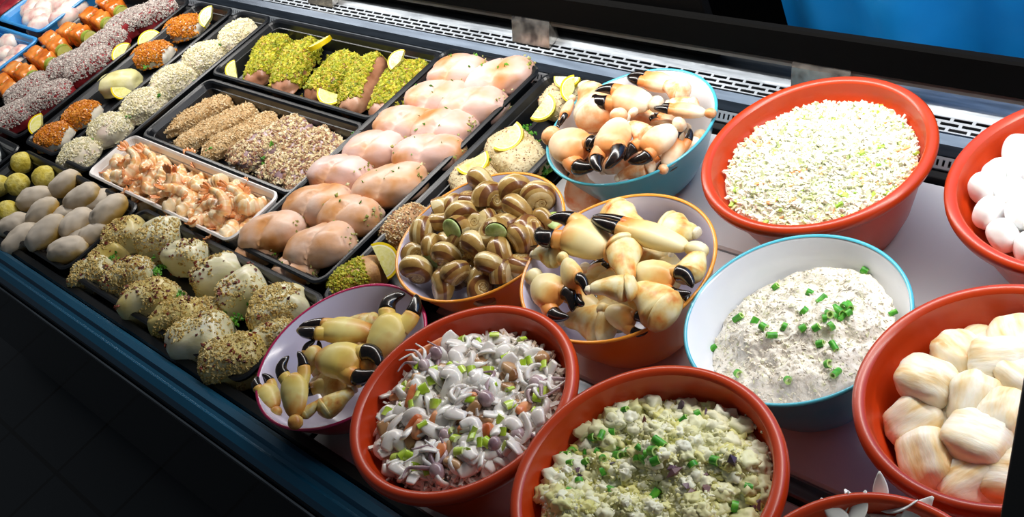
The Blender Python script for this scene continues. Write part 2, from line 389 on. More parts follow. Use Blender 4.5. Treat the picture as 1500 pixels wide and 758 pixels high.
def place_lemon(px, py, z, rz, label, tilt=.5, k=0, s=1, group='lemon slices on the fish'):
    o = (LEM, LEM3)[k]
    if used_l[k]: o = copy_tree(o)
    used_l[k] = True
    p = W(px, py, z); nrm = Vector((0, 0, 1)) * (1 - tilt) + (Vector((0, 0, CZ)) - Vector(p.tolist())).normalized() * tilt; nrm.normalize()
    o.matrix_world = Matrix.Translation(Vector(p.tolist())) @ nrm.to_track_quat('Z', 'Y').to_matrix().to_4x4() @ Matrix.Rotation(rz, 4, 'Z') @ Matrix.Scale(s, 4)
    return tag(o, label, 'lemon', group)
def herb_bits(px_list, z, spread, n, label, lo=.002, hi=.0045, seed=0, name='chopped_chives', mat=None):
    r = np.random.default_rng(seed); P = []
    for (x, y) in px_list:
        c = W(x, y, z); q = r.normal(0, spread, (n, 3)); q[:, 2] = np.abs(q[:, 2]) * .25; P.append(c + q)
    P = np.concatenate(P); o = P.mean(0); o[2] = z
    mb = MB(); crumbs(mb, P - o, lo, hi, seed, (1, .8, .5))
    return tag(mb.obj(name, mat or HERB, loc=o, smooth=False), label, 'herbs', kind='stuff')

# cod with crumbs ------------------------------------------------
COD = M('white_cod_flesh', ['#cfc898', '#e2dcb8', '#eeead6'], 18, .32, .35, 60, sss=.2, spread=.4, stretch=(1, 3, 1))
COD_Y = M('buttered_cod_flesh', ['#c4a848', '#d8c680', '#e6deb8'], 16, .32, .3, 60, sss=.15, spread=.4)
CRUMB = M('toasted_crumbs', ['#c2a252', '#d6bd74', '#e2d094', '#b08c42', '#dac686'], island=True, rough=.7)
BACON = M('dark_red_bits', ['#4a1a12', '#6d2a1c', '#8a3a26', '#3a1510'], island=True, rough=.5)
cod = [  # px, py, length, width, height, turn, crumbs, red bits, label
 (184, 348, .075, .055, .042, 1.0, 700, 30, 'crumbed cod piece in the corner next to the grey fishcakes'),
 (236, 352, .080, .060, .048, .7, 420, 14, 'cod piece crumbed on one side, its white end facing the shrimp tray'),
 (274, 378, .085, .048, .042, .35, 130, 34, 'plain white cod block with a few dark red bits on top'),
 (157, 378, .065, .040, .034, 1.2, 420, 8, 'narrow cod piece with a green leaf, beside the fishcake tray wall'),
 (136, 404, .075, .050, .036, .9, 720, 12, 'fully crumbed cod piece at the tray corner beside the blue rail'),
 (188, 408, .085, .052, .042, .8, 620, 60, 'crumbed cod piece with many red bits, second along the rail'),
 (222, 442, .090, .060, .046, .7, 380, 70, 'yellow glazed cod piece with dark red bits, third along the rail'),
 (320, 404, .080, .050, .044, .9, 300, 40, 'cod piece with chives on its side, beside the shrimp tray wall'),
 (357, 430, .075, .060, .046, 1.1, 180, 44, 'cod piece topped with a bright red bacon bit'),
 (262, 470, .085, .050, .044, .8, 420, 24, 'golden cod piece leaning on its larger neighbour near the rail'),
 (292, 500, .095, .066, .050, .6, 420, 12, 'large golden browned cod piece, fifth along the rail'),
 (412, 454, .085, .066, .046, .8, 1000, 20, 'pale cod piece under a thick heap of crumbs by the fish roll tray'),
 (344, 530, .095, .066, .052, .7, 700, 50, 'big crumbed cod piece nearest to the pink claw bowl'),
 (404, 496, .065, .045, .036, .9, 420, 10, 'cod piece half hidden behind the rim of the pink claw bowl'),
 (310, 462, .070, .045, .032, .2, 500, 30, 'low crumbed cod piece in the middle of the tray'),
]
for k, (x, y, l, w, h, t, nc, nr, lab) in enumerate(cod):
    z = .008; c = W(x, y, z + h * .55)
    V, F = blob(l / 2, w / 2, h, e=.52, flat=.2, amp=.12, freq=2.0, seed=k + 3, sub=4, taper=random.uniform(-.15, .15))
    r = MB().add(V, F).obj('cod_piece', COD if k % 3 else COD_Y); put(r, c[0], c[1], z, t)
    tag(r, lab, 'fish', 'cod pieces in the crumb tray')
    ph = k * 1.7; ca, sa = math.cos(ph), math.sin(ph)
    bare = .25 if nc > 600 else (.0 if nc > 350 else -.25)
    crust('crumb_topping', V, F, int(nc * 1.5), .0012, .0036, CRUMB, r, k, .05, lambda P: (P[:, 0] / l * 2 * ca + P[:, 1] / w * 2 * sa + .5 * (fbm(P * 70, k) - .5) * 4 < bare + .35))
    crust('red_bits', V, F, nr, .002, .0048, BACON, r, k + 50, .35, lambda P: fbm(P * 60, k + 9) > .5, (1, .8, .5))
herb_bits([(165, 455 - 80), (215, 385), (232, 398), (260, 435), (290, 392), (326, 460), (345, 470), (370, 468), (330, 415), (342, 425), (385, 500), (372, 492), (350, 402), (302, 405), (375, 440), (330, 500)], .034, .006, 34, 'chopped green chives strewn between the cod pieces', seed=3)

# fishcakes and yellow balls ---------------------------------------
CAKE = Maxis('floury_fishcake', ['#b08830', '#c0a264', '#cbbba2', '#d8ccbc'], [.2, .42, .58, 1], .0, .042, .36, 36, .8, 0, 'Z')
BALL = M('yellow_croquette', ['#bca62e', '#d8c44c', '#e6d878', '#b09c30'], 60, .75, .8, 260, spread=.4)
cakes = [(98, 270, 1), (52, 290, 1), (124, 288, 2), (66, 311, 2), (163, 309, 3), (69, 338, 3), (113, 328, 2), (24, 330, 1), (33, 350, 1), (143, 346, 1), (99, 368, 2), (99, 318, 0), (150, 296, 0), (127, 352, 0)]
clab = ['beside the yellow balls by the shrimp tray wall', 'touching the yellow balls, in the middle of the tray', 'standing up by the shrimp tray wall with a tiny dark hole', 'yellow-ended, in the middle of the fishcake heap',
 'smoothest, at the corner of cod and shrimp trays', 'large and upright, in the front of the heap', 'slim and brown-sided, in the centre of the heap', 'low, in the gap below the yellow ball at the rail',
 'lowest of the heap beside the blue rail', 'partly buried beside the cod tray wall', 'pale, in the front corner next to the cod tray', 'mostly covered, under the centre of the heap', 'mostly covered, between two pale ones at the shrimp tray wall', 'small and covered, under the cod side of the heap']
for k, (x, y, lv) in enumerate(cakes):
    z = .006 + .010 * lv; c = W(x, y, z + .020)
    V, F = blob(.034 + .003 * (k % 3), .0225, .021, e=.9, flat=1, amp=.11, freq=2.2, seed=k + 11, sub=4)
    V = V * (1 + .035 * (fbm(V * 260, k, 2) - .5) + .05 * (fbm(V * 90, k, 2) - .5))[:, None]
    o = MB().add(V, F).obj('fishcake', CAKE); put(o, c[0], c[1], z, .95 + random.uniform(-.35, .35), random.uniform(-.2, .2), random.uniform(-.3, .15))
    tag(o, 'grey floury oval fishcake, ' + clab[k], 'fishcake', 'floury fishcakes')
balls = [(32, 238, 1, 'beside the tray wall at the orange topped fish'), (25, 270, 1, 'in the middle of the five, touching two others'), (64, 259, 1, 'next to the first grey fishcake'), (11, 310, 1, 'lowest, beside the blue rail'), (-3, 272, 0, 'at the edge of the tray, half out of sight')]
for k, (x, y, lv, lab) in enumerate(balls):
    z = .008 + .006 * lv; c = W(x, y, z + .022)
    V, F = blob(.023, .022, .021, e=1, flat=1, amp=.07, freq=3, seed=k + 41)
    o = MB().add(V, F).obj('fish_ball', BALL); put(o, c[0], c[1], z, k)
    tag(o, 'rough yellow round fish ball ' + lab, 'fish ball', 'yellow fish balls')
# far end front tray
for k, (x, y) in enumerate([(4, 205), (-8, 222)]):
    V, F = blob(.06, .04, .03, e=.8, flat=.3, amp=.1, seed=k + 5); c = W(x, y, .03)
    o = MB().add(V, F).obj('fish_fillet', M('grey_fish', ['#b9c0c4', '#d7dbdc'], 30, .3)); put(o, c[0] - .02, c[1] - .045, .006, .4 + k)
    tag(o, ['pale grey fish fillet at the tray corner below the orange topped fish', 'pale grey fish fillet at the edge of the picture beside the rail'][k], 'fish', 'grey fish fillets')

# rolled fillets ----------------------------------------------------
ROLL = M('rolled_fillet_flesh', ['#b8702e', '#d4965a', '#dcae8c', '#dfbca6', '#e4ccbe'], 17, .42, .3, 70, sss=.2, spread=.42, detail=3, coat=.05)
ROLL_P = M('rosy_rolled_fillet_flesh', ['#c8823e', '#dca47c', '#dfb6a6', '#e2c2ba', '#e6cec6'], 15, .42, .3, 70, sss=.2, spread=.38, detail=3, coat=.05)
STUF = M('green_crumb_stuffing', ['#7d8a34', '#c2b878', '#9aa24c', '#d8d0a4'], island=True, rough=.8)
rolls = [(397, 338, 0), (467, 357, 1), (463, 297, 0), (511, 313, 1), (494, 252, 0), (568, 269, 1), (546, 218, 0), (625, 222, 1), (592, 181, 0), (648, 186, 1), (637, 142, 0), (691, 153, 1), (671, 104, 0), (730, 111, 1), (374, 369, 0), (430, 393, 1)]
for k, (x, y, side) in enumerate(rolls):
    small = k >= 14; L_ = .038 if small else .056 + .003 * (k % 3); rr = .024 if small else .0355
    V, F = blob(L_, rr, rr * .82, e=.8, flat=.75, amp=.10, freq=1.9, seed=k + 71, sub=4, taper=random.uniform(-.12, .12))
    xr = V[:, 0] / L_; V[:, 2] -= .007 * np.exp(-((xr - .1 - .25 * V[:, 1] / rr) / .06) ** 2) * (V[:, 2] > rr * .6)
    z = .010 if small else .014; c = W(x, y, z + rr * .85)
    o = MB().add(V, F).obj('fish_roll', ROLL if k in (0, 1, 2, 3, 5, 14, 15) else ROLL_P)
    put(o, c[0], c[1], z, .42 + random.uniform(-.2, .2), 0, random.uniform(-.06, .06))
    rown = ['second', 'second', 'third', 'third', 'fourth', 'fourth', 'fifth', 'fifth', 'sixth', 'sixth', 'seventh', 'seventh', 'eighth', 'eighth', 'first', 'first'][k]
    sd = 'toward the seed crusted fish' if side == 0 else 'toward the lemon fish'
    tag(o, ('small brown-ended rolled fish fillet' if small else 'pale rolled fish fillet') + f', {sd}, {rown} pair from the cod tray', 'fish roll', 'rolled fish fillets')
    e = np.array([L_ * .93, 0, rr * .72]); q = RNG.normal(0, 1, (26, 3)) * [.002, rr * .3, rr * .28] + e
    crumbs(mb := MB(), q, .002, .0042, k); mb.obj('stuffing', STUF, o, smooth=False)
    if k in (3, 5, 7, 9, 10, 12, 13, 15):
        P, N = scatter(V, F, 5, k, .8); mb = MB(); crumbs(mb, P + N * .001, .002, .0048, k, (1, .6, .3)); mb.obj('herb_sprig', HERB, o, smooth=False)['kind'] = 'stuff'
herb_bits([(362, 356), (500, 285), (395, 372), (526, 285)], .03, .004, 9, 'green herb bits between the rolled fish fillets', seed=8)

# seed crusted fish ---------------------------------------------------
SEEDF = M('seed_coated_fish', ['#a37c4a', '#c29c68', '#d6b88a'], 60, .6, .5, 250)
SEED = M('pale_seeds', ['#d8ba88', '#e8d0a4', '#c8a46c', '#efdfbc'], island=True, rough=.6)
NUT = M('chopped_nut_crumbs', ['#d4bd8a', '#e8d9b0', '#b08a60', '#94604c', '#dfca9c', '#f2e8cc'], island=True, rough=.7)
PURP = M('mauve_fish_flesh', ['#8f7076', '#a88a90', '#c0a6a6'], 30, .35, .2, 90)
seedf = [((220, 186), (337, 134), .050, 0, 'narrow tan seed crusted fillet nearest to the cream crumbed fish'), ((248, 206), (372, 146), .052, 0, 'tan seed crusted fillet, second from the cream crumbed fish'),
 ((287, 219), (398, 160), .052, 0, 'tan seed crusted fillet next to the nut crumbed ones'), ((334, 232), (446, 168), .074, 1, 'nut crumbed mauve fillet next to the tan seeded ones'),
 ((382, 258), (482, 184), .076, 1, 'nut crumbed mauve fillet, middle of the three wide ones'), ((418, 276), (512, 208), .076, 1, 'nut crumbed mauve fillet at the tray wall beside the fish rolls')]
for k, (a, b, w, kind, lab) in enumerate(seedf):
    c, ang, ln = two(a, b, .035); V, F = blob(min(ln, .165) / 2, w * .56, .018 if kind == 0 else .023, e=.58, flat=.25, amp=.22, freq=3.2, seed=k + 90, sub=4)
    o = MB().add(V, F).obj('fish_fillet', [SEEDF, PURP][kind]); put(o, c[0], c[1], .008, ang); tag(o, lab, 'fish', 'crusted fillets in the seed tray')
    if kind == 0: crust('seed_crust', V, F, 1300, .0018, .0036, SEED, o, k, -.2, None, (1.2, .6, .5))
    else: crust('nut_crust', V, F, 1600, .0018, .0054, NUT, o, k, .0, lambda P: fbm(P * 45, k) > .32)
herb_bits([(395, 212), (386, 232), (384, 240), (306, 219), (517, 197), (392, 190)], .036, .003, 6, 'green chive bits on the seed and nut crusted fish', seed=12)
P = np.array([W(x, y, .007) for x, y in zip(RNG.uniform(230, 430, 900), RNG.uniform(150, 290, 900))]); P = P[(P[:, 0] > -1.94) & (P[:, 0] < -1.5) & (P[:, 1] > .535) & (P[:, 1] < .66)]
mb = crumbs(MB(), P - [-1.7, .6, 0], .0015, .0035, 4); tag(mb.obj('loose_crumbs', NUT, loc=(-1.7, .6, 0), smooth=False), 'loose nut crumbs fallen in the tray behind the shrimp', 'crumbs', kind='stuff')

# pistachio crusted fish -------------------------------------------------
PIST = M('chopped_pistachio', ['#6e7a0e', '#a3a818', '#c4be28', '#84911a', '#d6cc44', '#b08f26', '#909c1e'], island=True, rough=.6)
PFISH = M('brown_pink_fish', ['#8a5a3e', '#b07c60', '#c79c82'], 20, .35, .2, 90)
pist = [((368, 116), (402, 50), .064, 'first from the cream crumbed fish'), ((405, 130), (446, 54), .068, 'second from the cream crumbed fish'), ((452, 140), (512, 76), .070, 'in the middle of the tray with its bare grey-pink tail showing'),
        ((505, 157), (545, 78), .062, 'second from the fish rolls, its bare brown side showing'), ((553, 170), (603, 86), .080, 'broad, at the tray wall beside the fish rolls')]
for k, (a, b, w, lab) in enumerate(pist):
    c, ang, ln = two(a, b, .035); V, F = blob(min(ln, .158) / 2, w / 2, .028, e=.62, flat=.25, amp=.13, seed=k + 120, sub=4, taper=.14)
    o = MB().add(V, F).obj('fish_fillet', PFISH); put(o, c[0], c[1], .008, ang); tag(o, 'pistachio crusted fish fillet, ' + lab, 'fish', 'pistachio crusted fillets')
    l2 = ln / 2; crust('pistachio_crust', V, F, 2000, .002, .0060, PIST, o, k, -.1, lambda P: (P[:, 0] > -l2 * .72 + .014 * (fbm(P * 60, k) - .5)) & (P[:, 1] > (-w * .34 if k == 3 else -9)))
P = np.stack([RNG.uniform(-1.94, -1.50, 900), RNG.uniform(.722, .842, 900), RNG.uniform(.006, .012, 900)], 1); P = P[fbm(P * 18, 3) > .46]
mb = crumbs(MB(), P - [-1.7, .78, 0], .0018, .0045, 5); tag(mb.obj('loose_pistachio', PIST, loc=(-1.7, .78, 0), smooth=False), 'loose chopped pistachio fallen between the crusted fillets', 'crumbs', kind='stuff')
place_lemon(347, 104, .030, 1.2, 'lemon slice in the corner of the pistachio fish tray nearest to the cream crumbed fish', .5, 0, 1.0)
place_lemon(470, 66, .040, .3, 'lemon slice at the back wall of the pistachio fish tray', -.4, 1, 1.1)
place_lemon(486, 138, .036, 2.2, 'lemon slice curled round the bare tail of the middle pistachio fillet', .5, 0, 1.15)
place_lemon(588, 93, .045, .8, 'lemon slice half buried in the broad pistachio fillet by the fish rolls', .5, 1, 1.0)

# cream crumbed fish --------------------------------------------------------
CREAM = M('cream_panko', ['#dcd4ac', '#e8e2c4', '#f2eddc', '#e2dab2', '#d0c48e'], island=True, rough=.7)
CRF = M('cream_fish', ['#cdbf9c', '#e0d6bc', '#e6d2c4'], 30, .5, .4, 150)
for k, (x, y, l, t, lab) in enumerate([(112, 224, .075, .3, 'lowest of the row, by the yellow balls'), (158, 186, .090, .8, 'second up from the yellow balls'), (206, 152, .095, .8, 'third up from the yellow balls'), (250, 116, .100, 1.0, 'in the middle of the row, tall and ridged'),
                                   (296, 82, .095, .9, 'second down from the air grille'), (346, 50, .085, 1.1, 'top of the row, by the air grille')]):
    c = W(x, y, .035); V, F = blob(l / 2, .042, .036, e=.75, flat=.25, amp=.12, seed=k + 150, sub=4); o = MB().add(V, F).obj('fish_fillet', CRF)
    put(o, c[0], c[1], .008, t); tag(o, 'cream crumbed fish fillet, ' + lab, 'fish', 'cream crumbed fillets')
    crust('crumb_crust', V, F, 1300, .0016, .0042, CREAM, o, k, -.1, lambda P: fbm(P * 30, k) > .30)
herb_bits([(130, 210), (190, 172), (232, 140), (270, 100), (322, 66), (285, 120)], .04, .004, 6, 'green herb bits on the cream crumbed fish', seed=14)

# orange topped fish -----------------------------------------------------------
ORG = M('orange_relish', ['#a8560c', '#cc7a14', '#e0962a', '#d6841c', '#b8660e'], island=True, rough=.45)
PALE = M('pale_yellow_fish', ['#cfc67a', '#dcd698', '#e6e0b4'], 25, .4, .3, 90)
for k, (x, y, l, t, lab) in enumerate([(76, 198, .085, .5, 'orange relish topped fish fillet in the corner by the yellow balls'), (117, 166, .085, .55, 'orange relish topped fish fillet below the bare yellow one'), (170, 119, .110, .45, 'bare pale yellow fish fillet among the orange topped ones'),
                                   (220, 78, .105, .4, 'orange relish topped fish fillet with lemon, above the bare yellow one'), (268, 38, .110, .4, 'orange relish topped fish fillet nearest to the air grille')]):
    c = W(x, y, .03); V, F = blob(l / 2, .034, .030, e=.75, flat=.25, amp=.08, seed=k + 170, sub=4); o = MB().add(V, F).obj('fish_fillet', PALE if k == 2 else FISH)
    put(o, c[0], c[1], .008, t); tag(o, lab, 'fish', 'fillets in the orange topping tray')
    if k != 2: crust('relish_topping', V, F, 1500, .002, .0046, ORG, o, k, .15, lambda P: np.abs(P[:, 0]) < l * .44)
for a in [(63, 186, .036, 1.0, 'lemon slice on the orange topped fish in the corner by the yellow balls'), (184, 82, .036, .6, 'lemon slice beside the orange topped fish above the bare yellow one'), (222, 63, .036, .2, 'lemon slice at the back of the orange topped fish above the bare yellow one'),
          (184, 131, .040, 2.5, 'lemon slice lying on the bare pale yellow fillet'), (311, 28, .036, 1.0, 'lemon wedge at the top end of the orange topped fish tray')]:
    place_lemon(a[0], a[1], a[2], a[3], a[4], .5, 1, 1.2)
herb_bits([(212, 100), (98, 178)], .03, .004, 10, 'green herb bits in the orange topped fish tray', seed=16)

# seeded tuna and salmon skewers ---------------------------------------------
TUNA = M('red_tuna', ['#6a1a1e', '#94282e', '#b04048'], 25, .35, .2, 90)
SESA = M('sesame_coating', ['#b6aaa2', '#cfc4bc', '#9a8d88', '#e0d8d0', '#7a6e6c'], island=True, rough=.7)
tl = ['topmost, by the air grille', 'second down from the air grille', 'third down from the air grille', 'fourth down from the air grille, large', 'fifth down from the air grille', 'sixth down, by the last salmon skewers', 'seventh down, its red cut side toward the orange fish', 'lowest, at the front of the tray']
for k, (x, y) in enumerate([(228, 16), (186, 34), (150, 64), (100, 96), (124, 92), (40, 132), (68, 142), (14, 172)]):
    c = W(x, y, .035); V, F = blob(.056, .040, .036, e=.55, flat=.25, amp=.07, seed=k + 190, sub=4); o = MB().add(V, F).obj('tuna_steak', TUNA)
    put(o, c[0] + (.018 if k == 4 else 0), c[1], .008, .9 + .2 * (k % 3)); tag(o, 'sesame coated red tuna steak, ' + tl[k], 'fish', 'seeded tuna steaks')
    crust('sesame_crust', V, F, 2300, .0016, .0036, SESA, o, k, -.05, lambda P: (fbm(P * 30, k) > .22) & (P[:, 2] > .021))
SALM = M('glazed_salmon', ['#b8520c', '#d4701c', '#e68a38', '#eea35c'], 20, .28, .25, 80, coat=.3, spread=.4)
COUR = M('courgette_slice', ['#d4d45c', '#e4e494'], 60, .4); COURS = M('courgette_skin', ['#86a636', '#a4bc4c'], 60, .4)
WOOD = M('skewer_wood', ['#b08a54', '#c9a570'], 40, .6, stretch=(1, 8, 8))
def skewer():
    r = empty('salmon_skewer')
    for i, x in enumerate((-.038, .022)):
        V, F = blob(.026, .021, .022, e=.28, flat=.8, amp=.14, seed=i + 210, sub=4); V[:, 0] += x; MB().add(V, F).obj('salmon_cube', SALM, r)
    for x in (-.008, .052, .060):
        a = np.array([[x - .003, 0, .017], [x, 0, .017], [x + .003, 0, .017]]); V, F = tube(a, [.017] * 3, n=18); s = MB().add(V, F).obj('courgette_slice', COUR, r, smooth=False)
        V, F = tube(a, [.0182] * 3, n=18, cap=False); MB().add(V, F).obj('courgette_skin', COURS, s)
    V, F = tube(np.array([[-.085, 0, .018], [.085, 0, .018]]), [.0018, .0016], n=8); MB().add(V, F).obj('wooden_stick', WOOD, r)
    return r
sk = skewer()
for k, (x, y) in enumerate([(160, 6), (138, 25), (107, 46), (76, 62), (57, 83), (28, 104), (6, 126)]):
    o = sk if k == 0 else copy_tree(sk); c = W(x, y, .04); put(o, c[0] + .012, c[1], .012 , -.15 + .1 * (k % 3))
    tag(o, f'glazed salmon and courgette skewer, {ORD[k]} in line down from the air grille', 'skewer', 'salmon skewers')

# pink rolls in the blue trays, red steaks ---------------------------------------
PINK = M('pale_pink_flesh', ['#d99a94', '#ecccc4', '#f3e6dc', '#f6ece4'], 35, .35, .2, 90, sss=.15, spread=.4)
bl = ['at the blue wall', 'behind the front pair', 'pinkest of them', 'in the front corner', 'lowest of them']
for k, (x, y) in enumerate([(9, 58), (3, 76), (25, 75), (15, 90), (2, 98)]):
    c = W(x, y, .04); V, F = blob(.032, .026, .022, e=.9, flat=.8, amp=.08, seed=k + 230, sub=3, ripple=.0015); o = MB().add(V, F).obj('fish_roll', PINK)
    put(o, c[0], c[1], .01, .5); tag(o, 'pale pink rolled fillet in the blue tray by the salmon skewers, ' + bl[k], 'fish roll', 'pink rolls in the nearer blue tray')
bl = ['largest of them', 'skewer side', 'at the front wall', 'at the skewer edge', 'at the back', 'behind the large one', 'in the far corner']
for k, (x, y) in enumerate([(52, 24), (92, 22), (60, 34), (104, 12), (96, 0), (68, 8), (48, 10)]):
    c = W(x, y, .04); V, F = blob(.040, .030, .026, e=.85, flat=.8, amp=.09, seed=k + 240, sub=3, ripple=.002); o = MB().add(V, F).obj('fish_roll', PINK)
    put(o, c[0], c[1], .01, .6 + .2 * k); tag(o, 'pale pink rolled fillet in the blue tray by the air grille, ' + bl[k], 'fish roll', 'pink rolls in the farther blue tray')
REDF = M('raw_red_fish', ['#7a1424', '#a82c38', '#c8545a'], 20, .3, .1, 90, coat=.3)
for k, (x, y) in enumerate([(4, 8), (22, 8), (-6, 20)]):
    c = W(x, y, .03); V, F = blob(.05, .04, .03, e=.8, flat=.3, amp=.08, seed=k + 250, sub=3); o = MB().add(V, F).obj('fish_steak', REDF)
    put(o, c[0] - .01, c[1], .008, .3 + k); tag(o, ['raw red fish steak at the edge of the picture', 'dark red fish steak beside the blue tray corner', 'raw red fish steak at the front of the far black tray'][k], 'fish', 'red fish steaks')

# lemon fish tray -------------------------------------------------------------------
HADD = M('seasoned_fish', ['#b39a68', '#cdba8c', '#dccfa8', '#c4ad7c'], 70, .55, .6, 260, spread=.45)
HERBF = M('browned_fish', ['#9a6a3a', '#b98850', '#cfa86c'], 50, .5, .5, 200)
lf = [((845, 118), (800, 160), .066, HADD, 'seasoned fish portion topped with lemon, at the back end of the tray'), ((722, 192), (783, 248), .072, HADD, 'largest seasoned fish portion with a lemon slice across it'), ((672, 236), (722, 300), .068, HADD, 'seasoned fish portion with lemon and herbs, behind the snail bowl'),
      ((560, 352), (620, 300), .050, HERBF, 'browned herb fish portion squeezed against the snail bowl'), ((480, 425), (560, 382), .055, HERBF, 'pistachio topped orange fish portion behind the pink claw bowl')]
for k, (a, b, w, mt, lab) in enumerate(lf):
    c, ang, ln = two(a, b, .035); V, F = blob(min(ln, .12) / 2, w / 2, .032, e=.62, flat=.25, amp=.06, seed=k + 260, sub=4); o = MB().add(V, F).obj('fish_portion', mt)
    put(o, min(c[0], -1.15), c[1], .008, ang); tag(o, lab, 'fish', 'fish portions in the lemon tray')
    if k == 4: crust('pistachio_topping', V, F, 900, .0018, .0042, PIST, o, 7, .1, lambda P: P[:, 0] < ln * .22)
    elif k == 3: crust('crumb_topping', V, F, 700, .0012, .003, NUT, o, 8, .1)
    else: crust('seasoning', V, F, 500, .0008, .0018, NUT, o, 9, .0)
place_lemon(832, 116, .055, 2.6, 'lemon slice on the back portion in the lemon fish tray', .4, 0, .95, 'lemon slices in the lemon fish tray')
place_lemon(842, 132, .05, 1.2, 'lemon piece leaning beside the back portion, near the teal crab bowl', .8, 1, .95, 'lemon slices in the lemon fish tray')
place_lemon(792, 158, .052, 3.7, 'lemon slice hanging over the edge of the largest portion beside the teal crab bowl', .5, 0, 1.1, 'lemon slices in the lemon fish tray')
place_lemon(742, 202, .050, 3.6, 'lemon slice lying across the largest seasoned portion', .4, 0, 1.25, 'lemon slices in the lemon fish tray')
place_lemon(693, 238, .048, 3.2, 'lemon slice under green herbs on the portion behind the snail bowl', .4, 0, 1.2, 'lemon slices in the lemon fish tray')
place_lemon(557, 386, .038, 4.6, 'lemon half slice standing by the pistachio topped portion', .7, 0, 1.3, 'lemon slices in the lemon fish tray')
herb_bits([(768, 190), (776, 200), (782, 212), (790, 226), (800, 240), (806, 252), (730, 240), (748, 172), (752, 160)], .02, .005, 14, 'green chives in the lemon fish tray', lo=.003, hi=.006, seed=21)
herb_bits([(706, 240), (712, 236)], .046, .003, 12, 'herb sprinkle on the lemon behind the snail bowl', seed=22)

# ------------------------------------------------------------------ shrimp in the white tray
SHR = M('shrimp_flesh', ['#f0aa58', '#f6cc8c', '#fbe8c6', '#f8daa6'], 90, .35, .2, 200, sss=.04, spread=.4, coat=.3)
SHO = M('shrimp_orange_bands', ['#eda868', '#f2bc88', '#f5d0a8'], 90, .3, .2, 200, coat=.3)
SHT = M('shrimp_tail_shell', ['#dc7a34', '#e8975a', '#f0b27e'], 120, .3, coat=.4)
def shrimp(seed, curl, lift):
    r = random.Random(seed); m = 26; t = np.linspace(0, 1, m); a = t * curl; R = .0175 - .004 * t
    P = np.c_[R * np.cos(a), R * np.sin(a), lift * t ** 2]; P -= P[10]
    rad = (.0098 * (1 - .62 * t ** 1.3)) * (1 + .09 * np.sin(t * 6.5 * 2 * PI)); rad[0] *= .55; rad[1] *= .85
    V, F = tube(P, rad, rad * 1.12, n=12); mb = MB(); band = (np.sin(t[:-1] * 6.5 * 2 * PI) > .35) & (t[:-1] > .12)
    mi = np.repeat(band.astype(int), 12); mb.add(V, F[0], mi); mb.F.append(F[1]); mb.MI.append(np.zeros(len(F[1]), int))
    o = mb.obj('shrimp', [SHR, SHO])
    d = P[-1] - P[-3]; d /= np.linalg.norm(d); s = np.cross(d, [0, 0, 1]); s /= np.linalg.norm(s); tb = MB()
    for q in (-.75, -.3, .3, .75):
        e = d * math.cos(q) + s * math.sin(q); pts = P[-1] + np.outer([-.001, .003, .007, .010], e) + np.outer([0, 0, .001, .003], [0, 0, 1])
        tb.add(*tube(pts, [.0022, .0036, .0034, .0012], [.0012, .0011, .0009, .0005], n=6))
    tb.obj('tail_fan', SHT, o)
    return o
SHP = [shrimp(1, 4.2, .004), shrimp(2, 3.4, .010), shrimp(3, 3.8, .018), shrimp(4, 2.8, .006)]
spos = []; rr = random.Random(9)
for lay, (nx, ny, z) in enumerate([(13, 3, .014), (11, 3, .028), (8, 2, .040)]):
    for i in range(nx):
        for j in range(ny):
            fx = (i + .5 + rr.uniform(-.3, .3)) / nx; fy = (j + .5 + rr.uniform(-.3, .3)) / ny; mg = .012 * lay
            spos.append((-1.962 + mg + (.455 - 2 * mg) * fx, .415 + mg * .5 + (.076 - mg) * fy, z + rr.uniform(0, .006)))
pl = rows_of(spos, 5); rn = ['in the row along the cod tray', 'second row from the cod tray', 'third row from the cod tray', 'fourth row from the cod tray', 'in the row along the seeded fish']
cnt = {}
for k, p in enumerate(spos):
    o = SHP[k % 4] if k < 4 else copy_tree(SHP[k % 4]); put(o, *p, rr.uniform(0, 6.28), rr.uniform(-.4, .4), rr.uniform(-.4, .4), rr.uniform(1.25, 1.5))
    ri, ci, n = pl[k]
    tag(o, f'orange banded shrimp, {ORD[ci]} from the cream crumbed fish, {rn[ri]}', 'shrimp', 'peeled shrimp in the white tray')

# ------------------------------------------------------------------ bowls
SM_O = [(.0, 0), (.46, 0), (.50, .03), (.62, .16), (.77, .42), (.895, .72), (.985, .975), (1.0, 1.0)]
SM_I = [(1.0, 1.0), (.985, 1.006), (.962, .985), (.862, .72), (.738, .43), (.58, .18), (.44, .07), (0, .06)]
RD_O = [(.0, 0), (.54, 0), (.58, .03), (.70, .25), (.82, .58), (.885, .82), (.90, .90)]
RD_L = [(.90, .875), (.955, .875), (.992, .895), (1.003, .93), (1.0, .97), (.98, .995), (.95, 1.0), (.92, .992), (.905, .975)]
RD_I = [(.905, .975), (.885, .90), (.872, .82), (.850, .805), (.79, .58), (.67, .27), (.55, .08), (0, .06)]
def inner_r(kind, f):
    P = (SM_I if kind == 's' else RD_I)[::-1]; return float(np.interp(f, [q[1] for q in P], [q[0] for q in P]))
TEAL = M('teal_melamine', ['#0f8ba6', '#1795b0'], 4, .28, coat=.3); ORNG = M('orange_melamine', ['#ee8218', '#f28c20'], 4, .28, coat=.3)
MAGE = M('raspberry_melamine', ['#8e1f30', '#a2283c'], 4, .28, coat=.3); WLIN = M('white_melamine_lining', ['#dfe3ea', '#e6eaf0'], 4, .22, coat=.3); LLIN = M('lilac_white_melamine_lining', ['#cdc8e2', '#d5d0e8'], 4, .22, coat=.3)
MAGR = M('magenta_melamine_rim', ['#a81f52'], rough=.25); TEAR = M('pale_teal_rim', ['#4fb4c8'], rough=.25); ORNR = M('golden_orange_rim', ['#eb9a35'], rough=.25)
